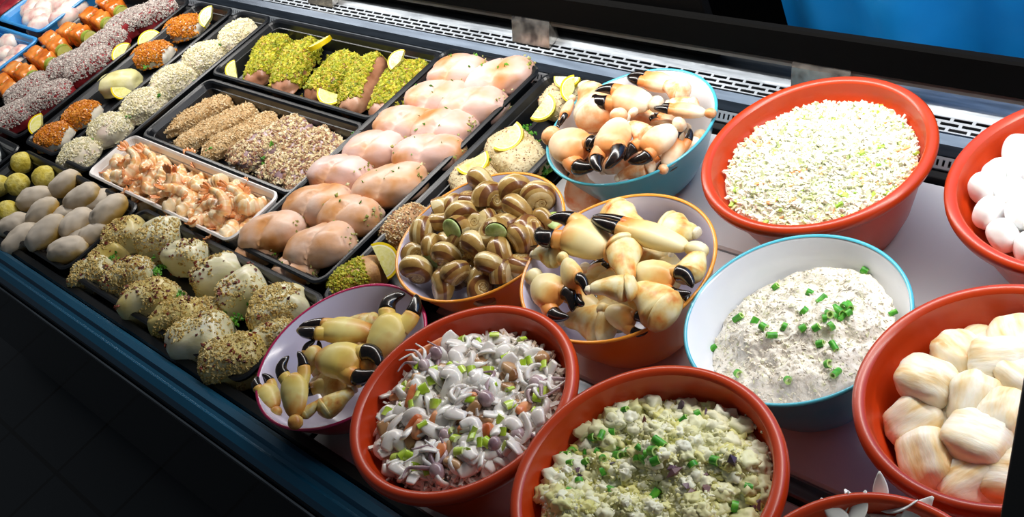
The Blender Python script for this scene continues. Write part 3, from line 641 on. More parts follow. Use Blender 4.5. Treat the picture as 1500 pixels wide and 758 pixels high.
TERR = M('terracotta_plastic', ['#b8340a', '#c03c0c'], 4, .32, coat=.1); BRICK = M('brick_red_plastic', ['#86200f', '#922613'], 4, .34, coat=.25)
bowls = {}
def bowl(key, c, R, h, kind, out, lin_, rim, label, tilt=None):
    mb = MB(); P = [(r * R, z * h) for r, z in (SM_O if kind == 's' else RD_O)]
    o = mb.add(*revolve(P, 96)).obj('salad_bowl', out, loc=(c[0], c[1], 0))
    I = [(r * R, z * h) for r, z in (SM_I if kind == 's' else RD_I)]
    MB().add(*revolve(I, 96)).obj('bowl_lining', lin_, o)
    Lp = [(r * R, z * h) for r, z in ([(.985, .972), (1.0, .978), (1.008, .992), (1.003, 1.008), (.985, 1.012), (.972, 1.002)] if kind == 's' else RD_L)]
    MB().add(*revolve(Lp, 96)).obj('bowl_rim', rim, o)
    bowls[key] = (c, R, h, kind, o); return tag(o, label, 'bowl')
def ray(t, x, y): return (x * t, y * t)
bowl('A', ray(.830, -.82, .93), .1290, .120, 'r', TERR, TERR, TERR, 'terracotta bowl of shredded coleslaw in front of the air grille')
bowl('J', ray(.830, -.487, .978), .1290, .120, 'r', TERR, TERR, TERR, 'terracotta bowl of round white pieces at the picture edge')
bowl('I', ray(.805, -.435, .665), .1190, .145, 'r', TERR, TERR, TERR, 'terracotta bowl of large cream scallops')
bowl('H', ray(.795, -.711, .405), .1252, .155, 'r', TERR, TERR, TERR, 'brick red bowl of yellow potato salad with scallions')
bowl('G', ray(.820, -1.003, .389), .1278, .130, 'r', TERR, TERR, TERR, 'brick red bowl of squid and celery salad')
bowl('K', (-.338, .3035), .1005, .165, 'r', TERR, TERR, TERR, 'brick red bowl at the bottom edge with white leaf shaped salad pieces')
bowl('B', ray(.855, -1.12, .896), .1135, .095, 's', TEAL, WLIN, TEAR, 'teal bowl of orange crab claws by the air grille')
bowl('C', ray(.860, -1.195, .623), .1140, .090, 's', ORNG, LLIN, ORNR, 'orange bowl full of snails')
bowl('D', ray(.838, -.95, .652), .1130, .112, 's', ORNG, LLIN, ORNR, 'orange bowl of cream crab claws beside the snails')
bowl('E', ray(.835, -.683, .668), .1100, .115, 's', TEAL, WLIN, TEAR, 'white lined teal bowl of crab salad')
bowl('F', ray(.872, -1.231, .362), .1145, .078, 's', MAGE, LLIN, MAGR, 'raspberry bowl of yellow crab claws by the blue rail')
def mound(key, name, mat, fill, H, amp, freq, seed, label, cat, dx=0, dy=0, smooth=True, nr=70, nt=180, edge=.03, z0=None):
    """a heap of food lying in a bowl; returns the object and a height function"""
    c, R, h, kind, bo = bowls[key]; zf = h * fill; rr = inner_r(kind, fill) * R - .0025
    def zz(x, y):
        q = np.hypot(x, y) / rr; X = np.stack([np.asarray(x) * freq, np.asarray(y) * freq, np.full(np.shape(x), seed * 2.1)], -1).reshape(-1, 3)
        n = fbm(X, seed, 4).reshape(np.shape(x)) - .5
        return zf + H * (1 - np.clip(np.hypot(x - dx, y - dy) / rr, 0, 1.3) ** 2) + amp * 2 * n * np.clip((1.02 - q) * 4, .15, 1)
    rad = np.linspace(0, 1, nr); a = np.linspace(0, 2 * PI, nt, endpoint=False); V = []
    for q in rad:
        r = rr * q * (1 + edge * q * (fbm(np.c_[np.cos(a) * 4, np.sin(a) * 4, a * 0], seed + 5) - .75)); x, y = r * np.cos(a), r * np.sin(a); V.append(np.c_[x, y, zz(x, y)])
    f2 = max(fill - .28, .1); r2 = inner_r(kind, f2) * R - .003; V.append(np.c_[r2 * np.cos(a), r2 * np.sin(a), np.full(nt, h * f2)])
    n = nt; i = np.arange(n); j = (i + 1) % n; F = np.concatenate([np.c_[s * n + i, s * n + j, (s + 1) * n + j, (s + 1) * n + i][:, ::-1] for s in range(nr)])
    V = np.concatenate(V)
    o = MB().add(V, F).obj(name, mat, loc=(c[0], c[1], 0), smooth=smooth); tag(o, label, cat, kind='stuff')
    Fq = F; return o, zz, V, Fq[:(nr - 2) * n], rr

# coleslaw ---------------------------------------------------------------
SLAW = M('coleslaw', ['#dcd9c2', '#e4e2d2', '#eae8dc'], 90, .5, .4, 200)
SHRED = M('cabbage_shreds', ['#e9e8d6', '#efeee2', '#e0e4c0', '#eeecdc', '#cfdd98', '#ecebda', '#eeebde', '#eae6d6'], island=True, rough=.45)
o, zz, V, F, rr_ = mound('A', 'coleslaw', SLAW, .80, .018, .006, 30, 3, 'creamy white shredded coleslaw in the terracotta bowl', 'coleslaw', .0, .0)
P, N = scatter(V, F, 6500, 1, .2); P[:, :2] *= .985; mb = MB(); crumbs(mb, P + N * .001, .003, .0075, 2, (1, .26, .16), BOX, lay=True, tilt=.55); mb.obj('cabbage_shred', SHRED, o, smooth=False)['kind'] = 'stuff'
P, N = scatter(V, F, 70, 5, .2); mb = MB(); crumbs(mb, P + N * .002, .003, .008, 6, (1, .24, .2), BOX, lay=True, tilt=.2); mb.obj('carrot_shred', M('carrot_shred', ['#eea864', '#f2bd86', '#ea9650'], island=True), o, smooth=False)['kind'] = 'stuff'
P, N = scatter(V, F, 90, 8, .2); mb = MB(); crumbs(mb, P + N * .002, .002, .005, 9, (1, .5, .3), BOX, lay=True, tilt=.3); mb.obj('green_cabbage_bit', M('green_cabbage_bit', ['#a9cf3a', '#c6de6a', '#8fbe2e'], island=True), o, smooth=False)['kind'] = 'stuff'

# crab salad and scallions ---------------------------------------------------
CSAL = M('crab_salad', ['#dad1bc', '#e6dfd0', '#eee9dd', '#dcdab6'], 120, .5, .6, 260, spread=.45)
CBIT = M('crab_salad_bits', ['#e2dac8', '#e9e3d6', '#d8d0ba', '#d9dbb0', '#e3dccf', '#e2dbca', '#cfcabd', '#e6e0d3', '#dbd3bf', '#e5ded0'], island=True, rough=.5)
o, zz, V, F, rr_ = mound('E', 'crab_salad', CSAL, .76, .024, .018, 36, 7, 'pale flaked crab salad in the white lined teal bowl', 'crab salad', .024, .004, edge=.16)
P, N = scatter(V, F, 3800, 3, .2); mb = MB(); crumbs(mb, P - N * .0008, .0012, .0040, 4, (1, .7, .45)); mb.obj('crab_flakes', CBIT, o, smooth=False)['kind'] = 'stuff'
SCAL = M('scallion_green', ['#2f8a1e', '#4aa52c', '#6fbe3a'], 200, .4); SCAI = M('scallion_inside', ['#a9d46a', '#c4e08a'], 200, .5)
def scallion(l, r):
    n = 14; P = np.array([[-l / 2, 0, 0], [0, 0, 0], [l / 2, 0, 0]]); V, F = tube(P, [r, r * 1.02, r], n=n, cap=False); o = MB().add(V, F).obj('scallion_ring', SCAL)
    V, F = tube(P * 1.01, [r * .62] * 3, n=n, cap=False); a = MB().add(V, F[0][:, ::-1]); a.obj('inner_layer', SCAI, o)
    mb = MB(); k = np.arange(n); 
    for s in (-1, 1):
        a = np.linspace(0, 2 * PI, n, endpoint=False); R0 = np.concatenate([np.c_[np.full(n, s * l / 2), q * np.cos(a), q * np.sin(a)] for q in (r, r * .62)])
        f = np.c_[k, (k + 1) % n, n + (k + 1) % n, n + k]; mb.add(R0, f if s > 0 else f[:, ::-1])
    mb.obj('cut_end', SCAI, o, smooth=False)
    return o
SC = [scallion(.006, .0032), scallion(.010, .0030), scallion(.004, .0036)]; scu = 0
def strew(key, zz, pxs, ox, oy, s, label, group, base_z, lift=.002, scale=1):
    global scu
    c = bowls[key][0]; r = random.Random(len(pxs))
    for (x, y) in pxs:
        p = W(ox + x / s, oy + y / s, base_z)
        for _ in range(4): p = W(ox + x / s, oy + y / s, float(zz(p[0] - c[0], p[1] - c[1])) + lift)
        o = SC[scu % 3] if scu < 3 else copy_tree(SC[scu % 3]); scu += 1
        put(o, p[0], p[1], p[2], r.uniform(0, 6.28), r.uniform(-.5, .5), r.uniform(-.6, .6), scale * r.uniform(.8, 1.25)); tag(o, label, 'scallion', group)
strew('E', zz, [(520, 250), (565, 275), (500, 318), (318, 355), (255, 343), (425, 376), (495, 382), (380, 408), (528, 408), (560, 440), (610, 448), (600, 375), (590, 330), (625, 315), (650, 300), (665, 325), (640, 340), (610, 335), (545, 380), (158, 460), (255, 550), (395, 228), (618, 548), (590, 515), (725, 170), (830, 325), (440, 575), (350, 378), (668, 300), (575, 345)],
      980, 330, 2.528, 'small green scallion piece on the pale crab salad in the teal bowl', 'scallion pieces on the crab salad', .11)

# potato salad ----------------------------------------------------------------
PSAL = M('potato_salad', ['#c6c06a', '#dfdb9c', '#ecebc6', '#d8d278'], 60, .5, .5, 200, spread=.45)
PLMP = M('potato_lumps', ['#dedc94', '#ecebc0', '#f2f1da', '#d6d070', '#eeeed6', '#dcd682', '#f0efd2'], island=True, rough=.45)
o, zz, V, F, rr_ = mound('H', 'potato_salad', PSAL, .82, .016, .022, 36, 12, 'lumpy yellow potato salad in the brick red bowl', 'potato salad', .006, -.008, edge=.09)
P, N = scatter(V, F, 520, 3, .1); mb = MB(); r = np.random.default_rng(3)
iv, if_ = ico(3)
for k in range(len(P)):
    s = .0045 + .0085 * r.random() ** 2; v = iv * (1 + 1.7 * (fbm(iv * 2.2 + k, k) - .5))[:, None] * s * [1, .8, .55]; mb.add(v + P[k], if_)
mb.obj('potato_lumps', PLMP, o)['kind'] = 'stuff'
P, N = scatter(V, F, 2600, 13, .1); mb = MB(); crumbs(mb, P + N * .0015, .0012, .0036, 4, (1, .8, .7)); mb.obj('mashed_crumbs', PLMP, o, smooth=False)['kind'] = 'stuff'
PUR = M('purple_bits', ['#3a3040', '#5c4a5e', '#7a5c66', '#6a3a2c'], island=True, rough=.35)
cH = bowls['H'][0]; Pp = []
for x, y in [(345, 535), (350, 570), (790, 550), (850, 610), (870, 640), (780, 530), (940, 280), (1060, 490), (1150, 680), (1165, 710), (650, 320), (940, 560), (750, 720), (820, 250), (935, 630), (500, 505), (1050, 590)]:
    p = W(740 + x / 3.184, 520 + y / 3.184, .13)
    for _ in range(4): p = W(740 + x / 3.184, 520 + y / 3.184, float(zz(p[0] - cH[0], p[1] - cH[1])) + .003)
    Pp.append(p - [cH[0], cH[1], 0])
mb = MB(); crumbs(mb, np.array(Pp), .004, .010, 2, (1, .7, .45)); mb.obj('purple_onion_bits', PUR, o, smooth=False)
wl = np.array([bowls['H'][0][0], bowls['H'][0][1], 0]); mb = MB(); r = np.random.default_rng(8)
R_, h_ = bowls['H'][1], bowls['H'][2]; a = r.normal(.55, .30, 150); f = np.clip(r.normal(.78, .05, 150), .66, .9); q = np.array([inner_r('r', t) for t in f]) * R_ - .001
crumbs(mb, np.c_[q * np.cos(a), q * np.sin(a), f * h_], .0008, .0035, 5); mb.obj('smeared_dressing', M('smeared_dressing', ['#cbb9a4', '#ddd2bd', '#b59c88'], island=True), o, smooth=False)['kind'] = 'stuff'
strew('H', zz, [(560, 258), (830, 305), (900, 282), (410, 385), (448, 375), (500, 362), (525, 430), (280, 465), (310, 450), (340, 462), (378, 445), (430, 455), (375, 500), (300, 505), (455, 545), (300, 635), (495, 630), (345, 590), (570, 455), (630, 440), (660, 465), (690, 450), (720, 410), (620, 485), (700, 495), (655, 490), (875, 515), (980, 495), (695, 655), (1070, 710), (1135, 620), (525, 470), (455, 485)],
      740, 520, 3.184, 'bright green scallion ring on the yellow potato salad', 'scallion rings on the potato salad', .14, .0035, 1.15)

# squid salad -----------------------------------------------------------------
SQW = M('squid_white', ['#ddd4cc', '#ece5dd', '#f5f1ea'], 60, .3, .25, 120, coat=.4, sss=.15, spread=.4); SQP = M('squid_purple', ['#7a5a64', '#a88c90', '#cdb8b8'], 60, .25, .2, 120, coat=.4, spread=.4)
CEL = M('celery_green', ['#9cc01c', '#b8d63c', '#d0e26c'], 80, .3, coat=.3); CELI = M('celery_cut', ['#d3e08e', '#e2eab0'], 60, .4)
SUR = M('orange_crab_meat', ['#c9602c', '#dd8a56', '#e8ab80'], 60, .35, coat=.2); MUS = M('tan_mussel', ['#8a5a34', '#b08458', '#cfa87c'], 40, .3, coat=.3)
o, zz, V, F, rr_ = mound('G', 'squid_salad', M('squid_salad_base', ['#9a8a80', '#cfc4b8', '#e0d8ce'], 60, .4, .5, 150, spread=.5), .80, .014, .010, 40, 21, 'wet mixed squid salad bed in the brick red bowl', 'squid salad', 0, -.004, edge=.08)
P, N = scatter(V, F, 1500, 3, .1); mb = MB(); crumbs(mb, P + N * .003, .004, .011, 4, (1, .22, .14), BOX, lay=True, tilt=.5); mb.obj('squid_shreds', M('squid_shreds', ['#e2d8ce', '#efe8de', '#f6f2ea', '#d2bcb4', '#ebe2d6', '#e0b898'], island=True, rough=.35, coat=.2), o, smooth=False)['kind'] = 'stuff'
def ringp(seed):
    r = random.Random(seed); a = np.linspace(0, 2 * PI, 30); R = .0085; P = np.c_[R * np.cos(a), R * (.7 + .3 * r.random()) * np.sin(a), .002 * np.sin(2 * a + seed)]
    return MB().add(*tube(P, .0024, .0042, n=8)).obj('squid_ring', SQW)
def stripp(seed):
    r = random.Random(seed); p = [(-.016, 0, 0)]
    for k in range(3): p.append((p[-1][0] + .010, r.uniform(-.006, .006), r.uniform(-.002, .006)))
    P = spline(p, 16); w = .0056 * np.sin(np.linspace(.35, 2.8, 16)) ** .5 + .0005; return MB().add(*tube(P, w, w * .38, n=10)).obj('squid_strip', SQW)
def tentp(seed):
    r = random.Random(seed); o = MB().add(*blob(.007, .006, .006, e=1, flat=1, seed=seed, sub=2)).obj('squid_tentacles', SQP)
    for k in range(5):
        a = -.9 + .45 * k; P = spline([(.003, 0, .004), (.012 * math.cos(a), .012 * math.sin(a), .006), (.020 * math.cos(a), .020 * math.sin(a) + r.uniform(-.004, .004), .002), (.026 * math.cos(a + .4), .026 * math.sin(a + .4), .003)], 14)
        MB().add(*tube(P, np.linspace(.0024, .0006, 14), n=7)).obj('tentacle', SQW if k % 2 else SQP, o)
    return o
def celp(seed):
    r = random.Random(seed); a = np.linspace(-1.1, 1.1, 9); w = .0048 + .0014 * r.random(); l = .005 + .004 * r.random()
    A = np.concatenate([np.c_[w * np.sin(a), w * np.cos(a)], (np.c_[w * np.sin(a), w * np.cos(a)] * .55)[::-1]]); n = len(A)
    V = np.array([[s * l / 2, x, z - w * .5] for s in (-1, 1) for x, z in A]); i = np.arange(n); o = MB().add(V, np.c_[i, (i + 1) % n, n + (i + 1) % n, n + i][:, ::-1]).obj('celery_piece', CEL)
    h = n // 2; k = np.arange(h - 1); e0 = np.c_[k, k + 1, n - 2 - k, n - 1 - k]; MB().add(V, [e0, (e0 + n)[:, ::-1]]).obj('cut_end', CELI, o, smooth=False)
    return o
def chunkp(seed, mat, name, a=.008, b=.0055, c=.005): return MB().add(*blob(a, b, c, e=.7, flat=.8, amp=.14, seed=seed, sub=3)).obj(name, mat)
SPEC = [('ring', [ringp(1), ringp(2)], 26, 'white squid ring in the squid salad', 'squid rings', 'squid'), ('strip', [stripp(k) for k in range(4)], 120, 'white squid strip in the squid salad', 'squid strips', 'squid'),
        ('tent', [tentp(1), tentp(2)], 9, 'purple and white squid tentacles in the squid salad', 'squid tentacles', 'squid'), ('cel', [celp(k) for k in range(3)], 58, 'bright green celery piece in the squid salad', 'celery pieces in the squid salad', 'celery'),
        ('sur', [chunkp(5, SUR, 'crab_meat_chunk'), chunkp(6, SUR, 'crab_meat_chunk', .011, .004, .004)], 12, 'orange crab meat chunk in the squid salad', 'orange chunks in the squid salad', 'crab meat'),
        ('mus', [chunkp(8, MUS, 'mussel_meat', .009, .006, .005), chunkp(9, MUS, 'mussel_meat', .008, .006, .004)], 18, 'brownish mussel meat in the squid salad', 'mussel meat in the squid salad', 'mussel')]
cG = bowls['G'][0]; r = random.Random(31)
for nm, pr_, cnt_, lab, grp, cat in SPEC:
    for k in range(cnt_):
        q = math.sqrt(r.random()) * (rr_ - .012); a = r.uniform(0, 6.283); x, y = q * math.cos(a), q * math.sin(a)
        o = pr_[k] if k < len(pr_) else copy_tree(pr_[k % len(pr_)])
        up = {'ring': .004, 'strip': .003, 'tent': .002, 'cel': .010, 'sur': .002, 'mus': .0}[nm]
        put(o, cG[0] + x, cG[1] + y, float(zz(np.array(x), np.array(y))) + up + r.uniform(0, .004), r.uniform(0, 6.28), r.uniform(-.8, .8) if nm != 'tent' else r.uniform(-.3, .3), r.uniform(-.6, .6), r.uniform(1.1, 1.5) * (.86 if nm == 'cel' else 1))
        tag(o, lab, cat, grp)
# the two things that stand out of it: a crab claw point and a white ring pair
p = W(500 + 320 / 2.528, 440 + 205 / 2.528, .115); V, F = tube(spline([(-.022, 0, 0), (-.005, 0, .004), (.012, .002, .006), (.024, .006, .009)], 16), np.interp(np.linspace(0, 1, 16), [0, .2, .7, 1], [.006, .0085, .006, .0012]), n=10)
o = MB().add(V, F).obj('crab_claw_tip', SUR); put(o, p[0], p[1], p[2], 1.0); tag(o, 'long orange crab claw tip against the far wall of the squid salad bowl', 'crab claw')

# salad at the bottom edge ---------------------------------------------------------
o, zz, V, F, rr_ = mound('K', 'leaf_salad', M('white_leaf_salad', ['#cfcab0', '#e6e2d0', '#9a8a5a'], 50, .4, .5, 150, spread=.5), .78, .02, .008, 40, 25, 'white and green salad bed in the bottom edge bowl', 'salad')
P, N = scatter(V, F, 260, 3, .1); mb = MB(); crumbs(mb, P + N * .003, .004, .012, 4, (1, .5, .3), BOX); mb.obj('salad_bits', M('salad_bits', ['#e4e0cc', '#3f7a2a', '#ecead8', '#c9c27a', '#a8683c', '#eeeade', '#dcd6b8'], island=True, rough=.4), o, smooth=False)['kind'] = 'stuff'
LEAF = M('white_onion_leaf', ['#d2d6d6', '#e4e7e6', '#eef0ec'], 40, .25, coat=.3); cK = bowls['K'][0]
lt = np.linspace(0, 1, 14); leaf0 = None; r = random.Random(4)
lp = [(1220, 738, 1.2, .9), (1296, 722, 2.0, .6), (1318, 738, .4, .5), (1270, 745, 2.8, .3), (1335, 748, .8, .4), (1250, 752, 1.6, .4), (1205, 755, 2.4, .5), (1300, 750, 0, .3), (1345, 757, 1.2, .3), (1285, 758, .2, .5), (1235, 760, 2.9, .4)]
for k, (x, y, a, t) in enumerate(lp):
    if leaf0 is None:
        w = .0075 * np.sin(np.clip(lt * 2.9 + .12, 0, PI)); V, F = tube(np.c_[(lt - .3) * .038, 0 * lt, .010 * (lt - .4) ** 2], w, w * .14 + .0003, n=10); leaf0 = o = MB().add(V, F).obj('onion_leaf', LEAF)
    else: o = copy_tree(leaf0)
    p = W(1262 + (x - 1262) * .8, y + 9, .154); put(o, p[0], p[1], .148 + .003 * (k % 3), a, r.uniform(-.5, .5), -t * .9, r.uniform(.8, 1.1)); tag(o, 'white pointed onion leaf in the bottom edge bowl', 'salad leaf', 'white leaves in the bottom edge bowl')

# scallops ------------------------------------------------------------------------
SCP = M('scallop_flesh', ['#e0b068', '#ebd09c', '#f2e3c4', '#f6eedc', '#f3e6ca'], 22, .4, .35, 50, sss=.25, spread=.42, stretch=(1, 4, 1), coat=.1)
cI, RI, hI = bowls['I'][0], bowls['I'][1], bowls['I'][2]
sc = [(250, 335, .128, 'orange tinted, topmost at the bowl wall facing the crab salad'), (200, 440, .112, 'against the bowl wall nearest to the crab salad'), (390, 380, .126, 'whitest, in the middle of the heap'), (340, 265, .122, 'at the back, behind the orange tinted one'), (468, 262, .130, 'tall and cream, at the back of the heap'),
      (400, 218, .112, 'low and pale, by the back wall of the bowl'), (235, 590, .112, 'large with a crease, at the front wall of the bowl'), (405, 520, .124, 'broadest, with orange at its lower edge, in the middle'), (380, 675, .112, 'nearest to the bottom edge bowl'), (500, 440, .126, 'cream, behind the broadest one toward the black support'),
      (540, 345, .126, 'pale, cut off by the picture edge'), (480, 620, .114, 'golden, beside the black support'), (300, 470, .104, 'small and low, in the gap at the centre'), (535, 205, .120, 'at the back near the picture edge'), (545, 520, .114, 'partly hidden by the black support')]
for k, (x, y, z, lab) in enumerate(sc):
    c = W(1240 + x / 2.119, 400 + y / 2.119, z); V, F = blob(.0260, .0230, .0190, e=.68, flat=.9, amp=.15, freq=1.5, seed=k + 300, sub=4, taper=random.uniform(-.1, .1))
    d = c[:2] - np.array(cI); q = np.hypot(*d); lim = RI * (.64 if z > .119 else .57)
    if q > lim: c[:2] = np.array(cI) + d * (lim / q)
    o = MB().add(V, F).obj('scallop', SCP); put(o, c[0], c[1], c[2] - .020, k * .9, random.uniform(-.35, .35), random.uniform(-.35, .35), 1.06 if k in (7, 6) else 1); tag(o, 'cream scallop, ' + lab, 'scallop', 'scallops in the terracotta bowl')
for k in range(7):
    a = k * .9; o = copy_tree(o); put(o, cI[0] + .045 * math.cos(a), cI[1] + .045 * math.sin(a), .055, a); tag(o, 'cream scallop in the lower layer of the terracotta bowl', 'scallop', 'scallops under the heap')

# round white pieces -----------------------------------------------------------------
WBL = M('white_round_pieces', ['#e9e9e6', '#f2f2f0', '#f6f6f5'], 20, .35, .15, 60, sss=.3); cJ, RJ, hJ = bowls['J'][0], bowls['J'][1], bowls['J'][2]
V, F = blob(.0175, .0165, .0140, e=.82, flat=1, amp=.06, freq=1.5, seed=5, sub=4); V[:, 2] -= .014; w0 = MB().add(V, F).obj('white_ball', WBL); first = True; pos = []
for lay, (n, rad, z) in enumerate([(18, .091, .100), (13, .064, .109), (7, .034, .116), (1, 0, .119), (15, .066, .082)]):
    for k in range(n): a = 2 * PI * (k + .5 * lay) / n; pos.append((cJ[0] + rad * math.cos(a) + random.uniform(-.004, .004), cJ[1] + rad * math.sin(a) + random.uniform(-.004, .004), z + random.uniform(-.003, .004)))
pos.append((cJ[0] - .045, cJ[1] + .055, .118)); pos.append((cJ[0] - .015, cJ[1] + .075, .112))
for k, p in enumerate(pos):
    if p[0] > -.30: continue
    o = w0 if first else copy_tree(w0); first = False; put(o, p[0], p[1], p[2] + .001, k, k * .7, k * 1.1); tag(o, 'small round white piece heaped in the terracotta bowl at the picture edge', 'white ball', 'round white pieces')

# ------------------------------------------------------------------ snails
SHB = M('snail_brown_band', ['#4e2c14', '#744620', '#8f5e30'], 60, .3, .3, 150, coat=.4, spread=.45); SHC = M('snail_cream_band', ['#bca05c', '#d6c088', '#e6d8ae'], 60, .3, .3, 150, coat=.4, spread=.45); SHO2 = M('snail_olive_band', ['#86662c', '#a88446', '#c2a464'], 60, .3, .3, 150, coat=.4, spread=.45)
BUT = M('parsley_butter', ['#8fae4e', '#b6cc7e', '#cfe0a0'], 120, .5, .3, 200); DARK = M('snail_opening', ['#1c120a', '#2c1c10'], rough=.4)
def snail(seed, cols, butter):
    turns = 3.2; m = 80; t = np.linspace(0, 1, m); th = t * turns * 2 * PI; b = math.log(2.15) / (2 * PI); R = np.exp(b * (th - th[-1])); Rm = .0090
    P = np.c_[Rm * R * np.cos(th), Rm * R * np.sin(th), -Rm * 1.35 * R]; rad = Rm * 1.52 * R * (1 + .02 * np.sin(th * 18)) * (1 - .16 * np.clip((t - .94) / .06, 0, 1)); n = 18
    V, F = tube(P, rad, rad * .97, n=n, cap=True); V[:, 2] += .008
    patt = {0: [0, 0, 1, 1, 2, 0, 0, 2, 2, 1, 1, 2, 0, 0, 2, 2, 1, 2], 1: [2, 2, 0, 2, 2, 1, 2, 2, 0, 2, 2, 2, 1, 2, 0, 2, 2, 2], 2: [1, 1, 2, 2, 1, 1, 2, 0, 2, 1, 2, 1, 1, 2, 0, 2, 1, 1], 3: [2, 2, 2, 1, 2, 0, 2, 2, 2, 2, 1, 2, 2, 0, 2, 2, 2, 2]}[cols]
    mi = np.tile(np.array(patt), m - 1); mb = MB(); mb.add(V, F[0], mi); mb.F.append(F[1][:n]); mb.MI.append(np.zeros(n, int)); o = mb.obj('snail_shell', [SHB, SHC, SHO2])
    e = P[-1] + [0, 0, .008]; T = P[-1] - P[-2]; T /= np.linalg.norm(T); v, f = ico(3); v = v * rad[-1] * .96; v = v - T * (v @ T)[:, None] * .75
    MB().add(v + e + (T * .0022 if butter else -T * .0005), f).obj('butter_plug' if butter else 'opening', BUT if butter else DARK, o)
    o['aim'] = [float(c) for c in T]
    return o
def snail_pose(o, p, s, r, butter):
    cam = (Vector((0, 0, CZ)) - Vector(p)).normalized(); T = Vector(o['aim'][:])
    for _ in range(200):
        E = Euler((r.uniform(-PI, PI), r.uniform(-PI, PI), r.uniform(-PI, PI))); M3 = E.to_matrix(); c = (M3 @ T).dot(cam); ap = (M3 @ Vector((0, 0, 1))).dot(cam)
        if (butter and c > .62) or (not butter and c < -.15 and ap > -.1): break
    put(o, *p, 0, 0, 0, s); o.rotation_euler = E
SN = [snail(1, 0, False), snail(2, 1, False), snail(3, 2, False), snail(4, 3, True), snail(5, 1, True)]
sn = [(458, 95, 0, .020, 0), (405, 165, 0, .014, 0), (510, 165, 0, .022, 1), (625, 135, 0, .016, 0), (735, 165, 2, .012, 0), (630, 225, 1, .024, 0), (755, 265, 3, .012, 0), (235, 205, 0, .012, 0), (335, 200, 2, .014, 0), (265, 265, 1, .016, 0), (380, 245, 0, .022, 0), (445, 275, 2, .026, 0), (555, 270, 1, .026, 0), (505, 335, 4, .034, 0),
      (345, 340, 4, .026, 0), (150, 335, 0, .006, 0), (225, 390, 3, .020, 0), (130, 425, 1, .006, 0), (165, 505, 0, .010, 0), (205, 320, 2, .012, 0), (350, 500, 1, .024, 0), (275, 580, 1, .010, 0), (430, 405, 0, .022, 0), (505, 485, 0, .022, 0), (630, 365, 1, .024, 0), (645, 460, 0, .012, 0), (470, 575, 0, .008, 0), (585, 525, 2, .010, 0), (715, 345, 2, .010, 0), (565, 415, 1, .018, 0), (300, 445, 0, .014, 0), (690, 300, 0, .018, 0)]
cC, RC, hC = bowls['C'][0], bowls['C'][1], bowls['C'][2]; sp = []
for x, y, v, dz, _ in sn:
    z = hC - .016 + dz; p = W(560 + x / 3.16, 240 + y / 3.16, z); d = p[:2] - np.array(cC); q = np.hypot(*d); lim = RC * inner_r('s', .95) - .016
    if q > lim: p[:2] = np.array(cC) + d * lim / q
    sp.append(p)
pl = rows_of(sp, 5); rdesc = ['front row by the raspberry bowl', 'second row from the raspberry bowl', 'middle row of its bowl', 'second row from the lemon fish', 'back row by the lemon fish']
sdesc = ['dark brown and cream striped snail', 'olive brown snail', 'pale cream snail', 'olive snail plugged with green butter', 'brown snail with a green butter plug']
used_s = set(); r = random.Random(17)
for k, p in enumerate(sp):
    v = sn[k][2]; o = SN[v] if v not in used_s else copy_tree(SN[v]); used_s.add(v)
    snail_pose(o, [float(c) for c in p], r.uniform(1.14, 1.36), r, v >= 3); ri, ci, n = pl[k]
    tag(o, f'{sdesc[v]}, {ORD[ci]} along the {rdesc[ri]}', 'snail', 'snails in the orange bowl')
for k in range(22):
    a = k * 2.4; q = .010 + .062 * math.sqrt(k / 22); o = copy_tree(SN[k % 3]); snail_pose(o, [cC[0] + q * math.cos(a), cC[1] + q * math.sin(a), .056 - .006 * (k % 2) + (.014 if q > .05 else 0)], 1.2, r, False); tag(o, 'snail in the shaded lower layer of the orange bowl', 'snail', 'snails under the heap')

# ------------------------------------------------------------------ stone crab claws
BLACK = M('black_claw_tip', ['#0c0807', '#17100d', '#2a1a14'], 30, .22, coat=.35); JOINT = M('pale_joint_membrane', ['#e0d2ac', '#ece4cc'], 60, .4)
PALM = {'B': Maxis('claw_orange_cream', ['#f2e6cc', '#eec598', '#e79a58', '#dc7a2e'], [.05, .38, .62, .95], 0, .9, .38, 3.2, .42, .08), 'D': Maxis('claw_cream', ['#efe4b4', '#ead08a', '#e6a856', '#d9701e'], [.1, .42, .62, .92], 0, .9, .36, 3.0, .42, .08), 'F': Maxis('claw_yellow', ['#d08a34', '#e8d888', '#e4c864', '#cf6e22'], [.05, .3, .6, .95], 0, .9, .36, 3.0, .42, .08)}
KNUC = {'B': M('knuckle_orange', ['#dc8644', '#e8a870', '#efd8b4', '#f2e8d0'], 3.2, .42, .15, 8, coat=.06, spread=.4), 'D': M('knuckle_cream', ['#d9812e', '#e6c070', '#ecdca4', '#efe6c0'], 3.2, .42, .15, 8, coat=.06, spread=.4), 'F': M('knuckle_yellow', ['#a85a24', '#cf9a4c', '#d9c478', '#d9d0a8'], 3.6, .42, .15, 8, coat=.06, spread=.4)}
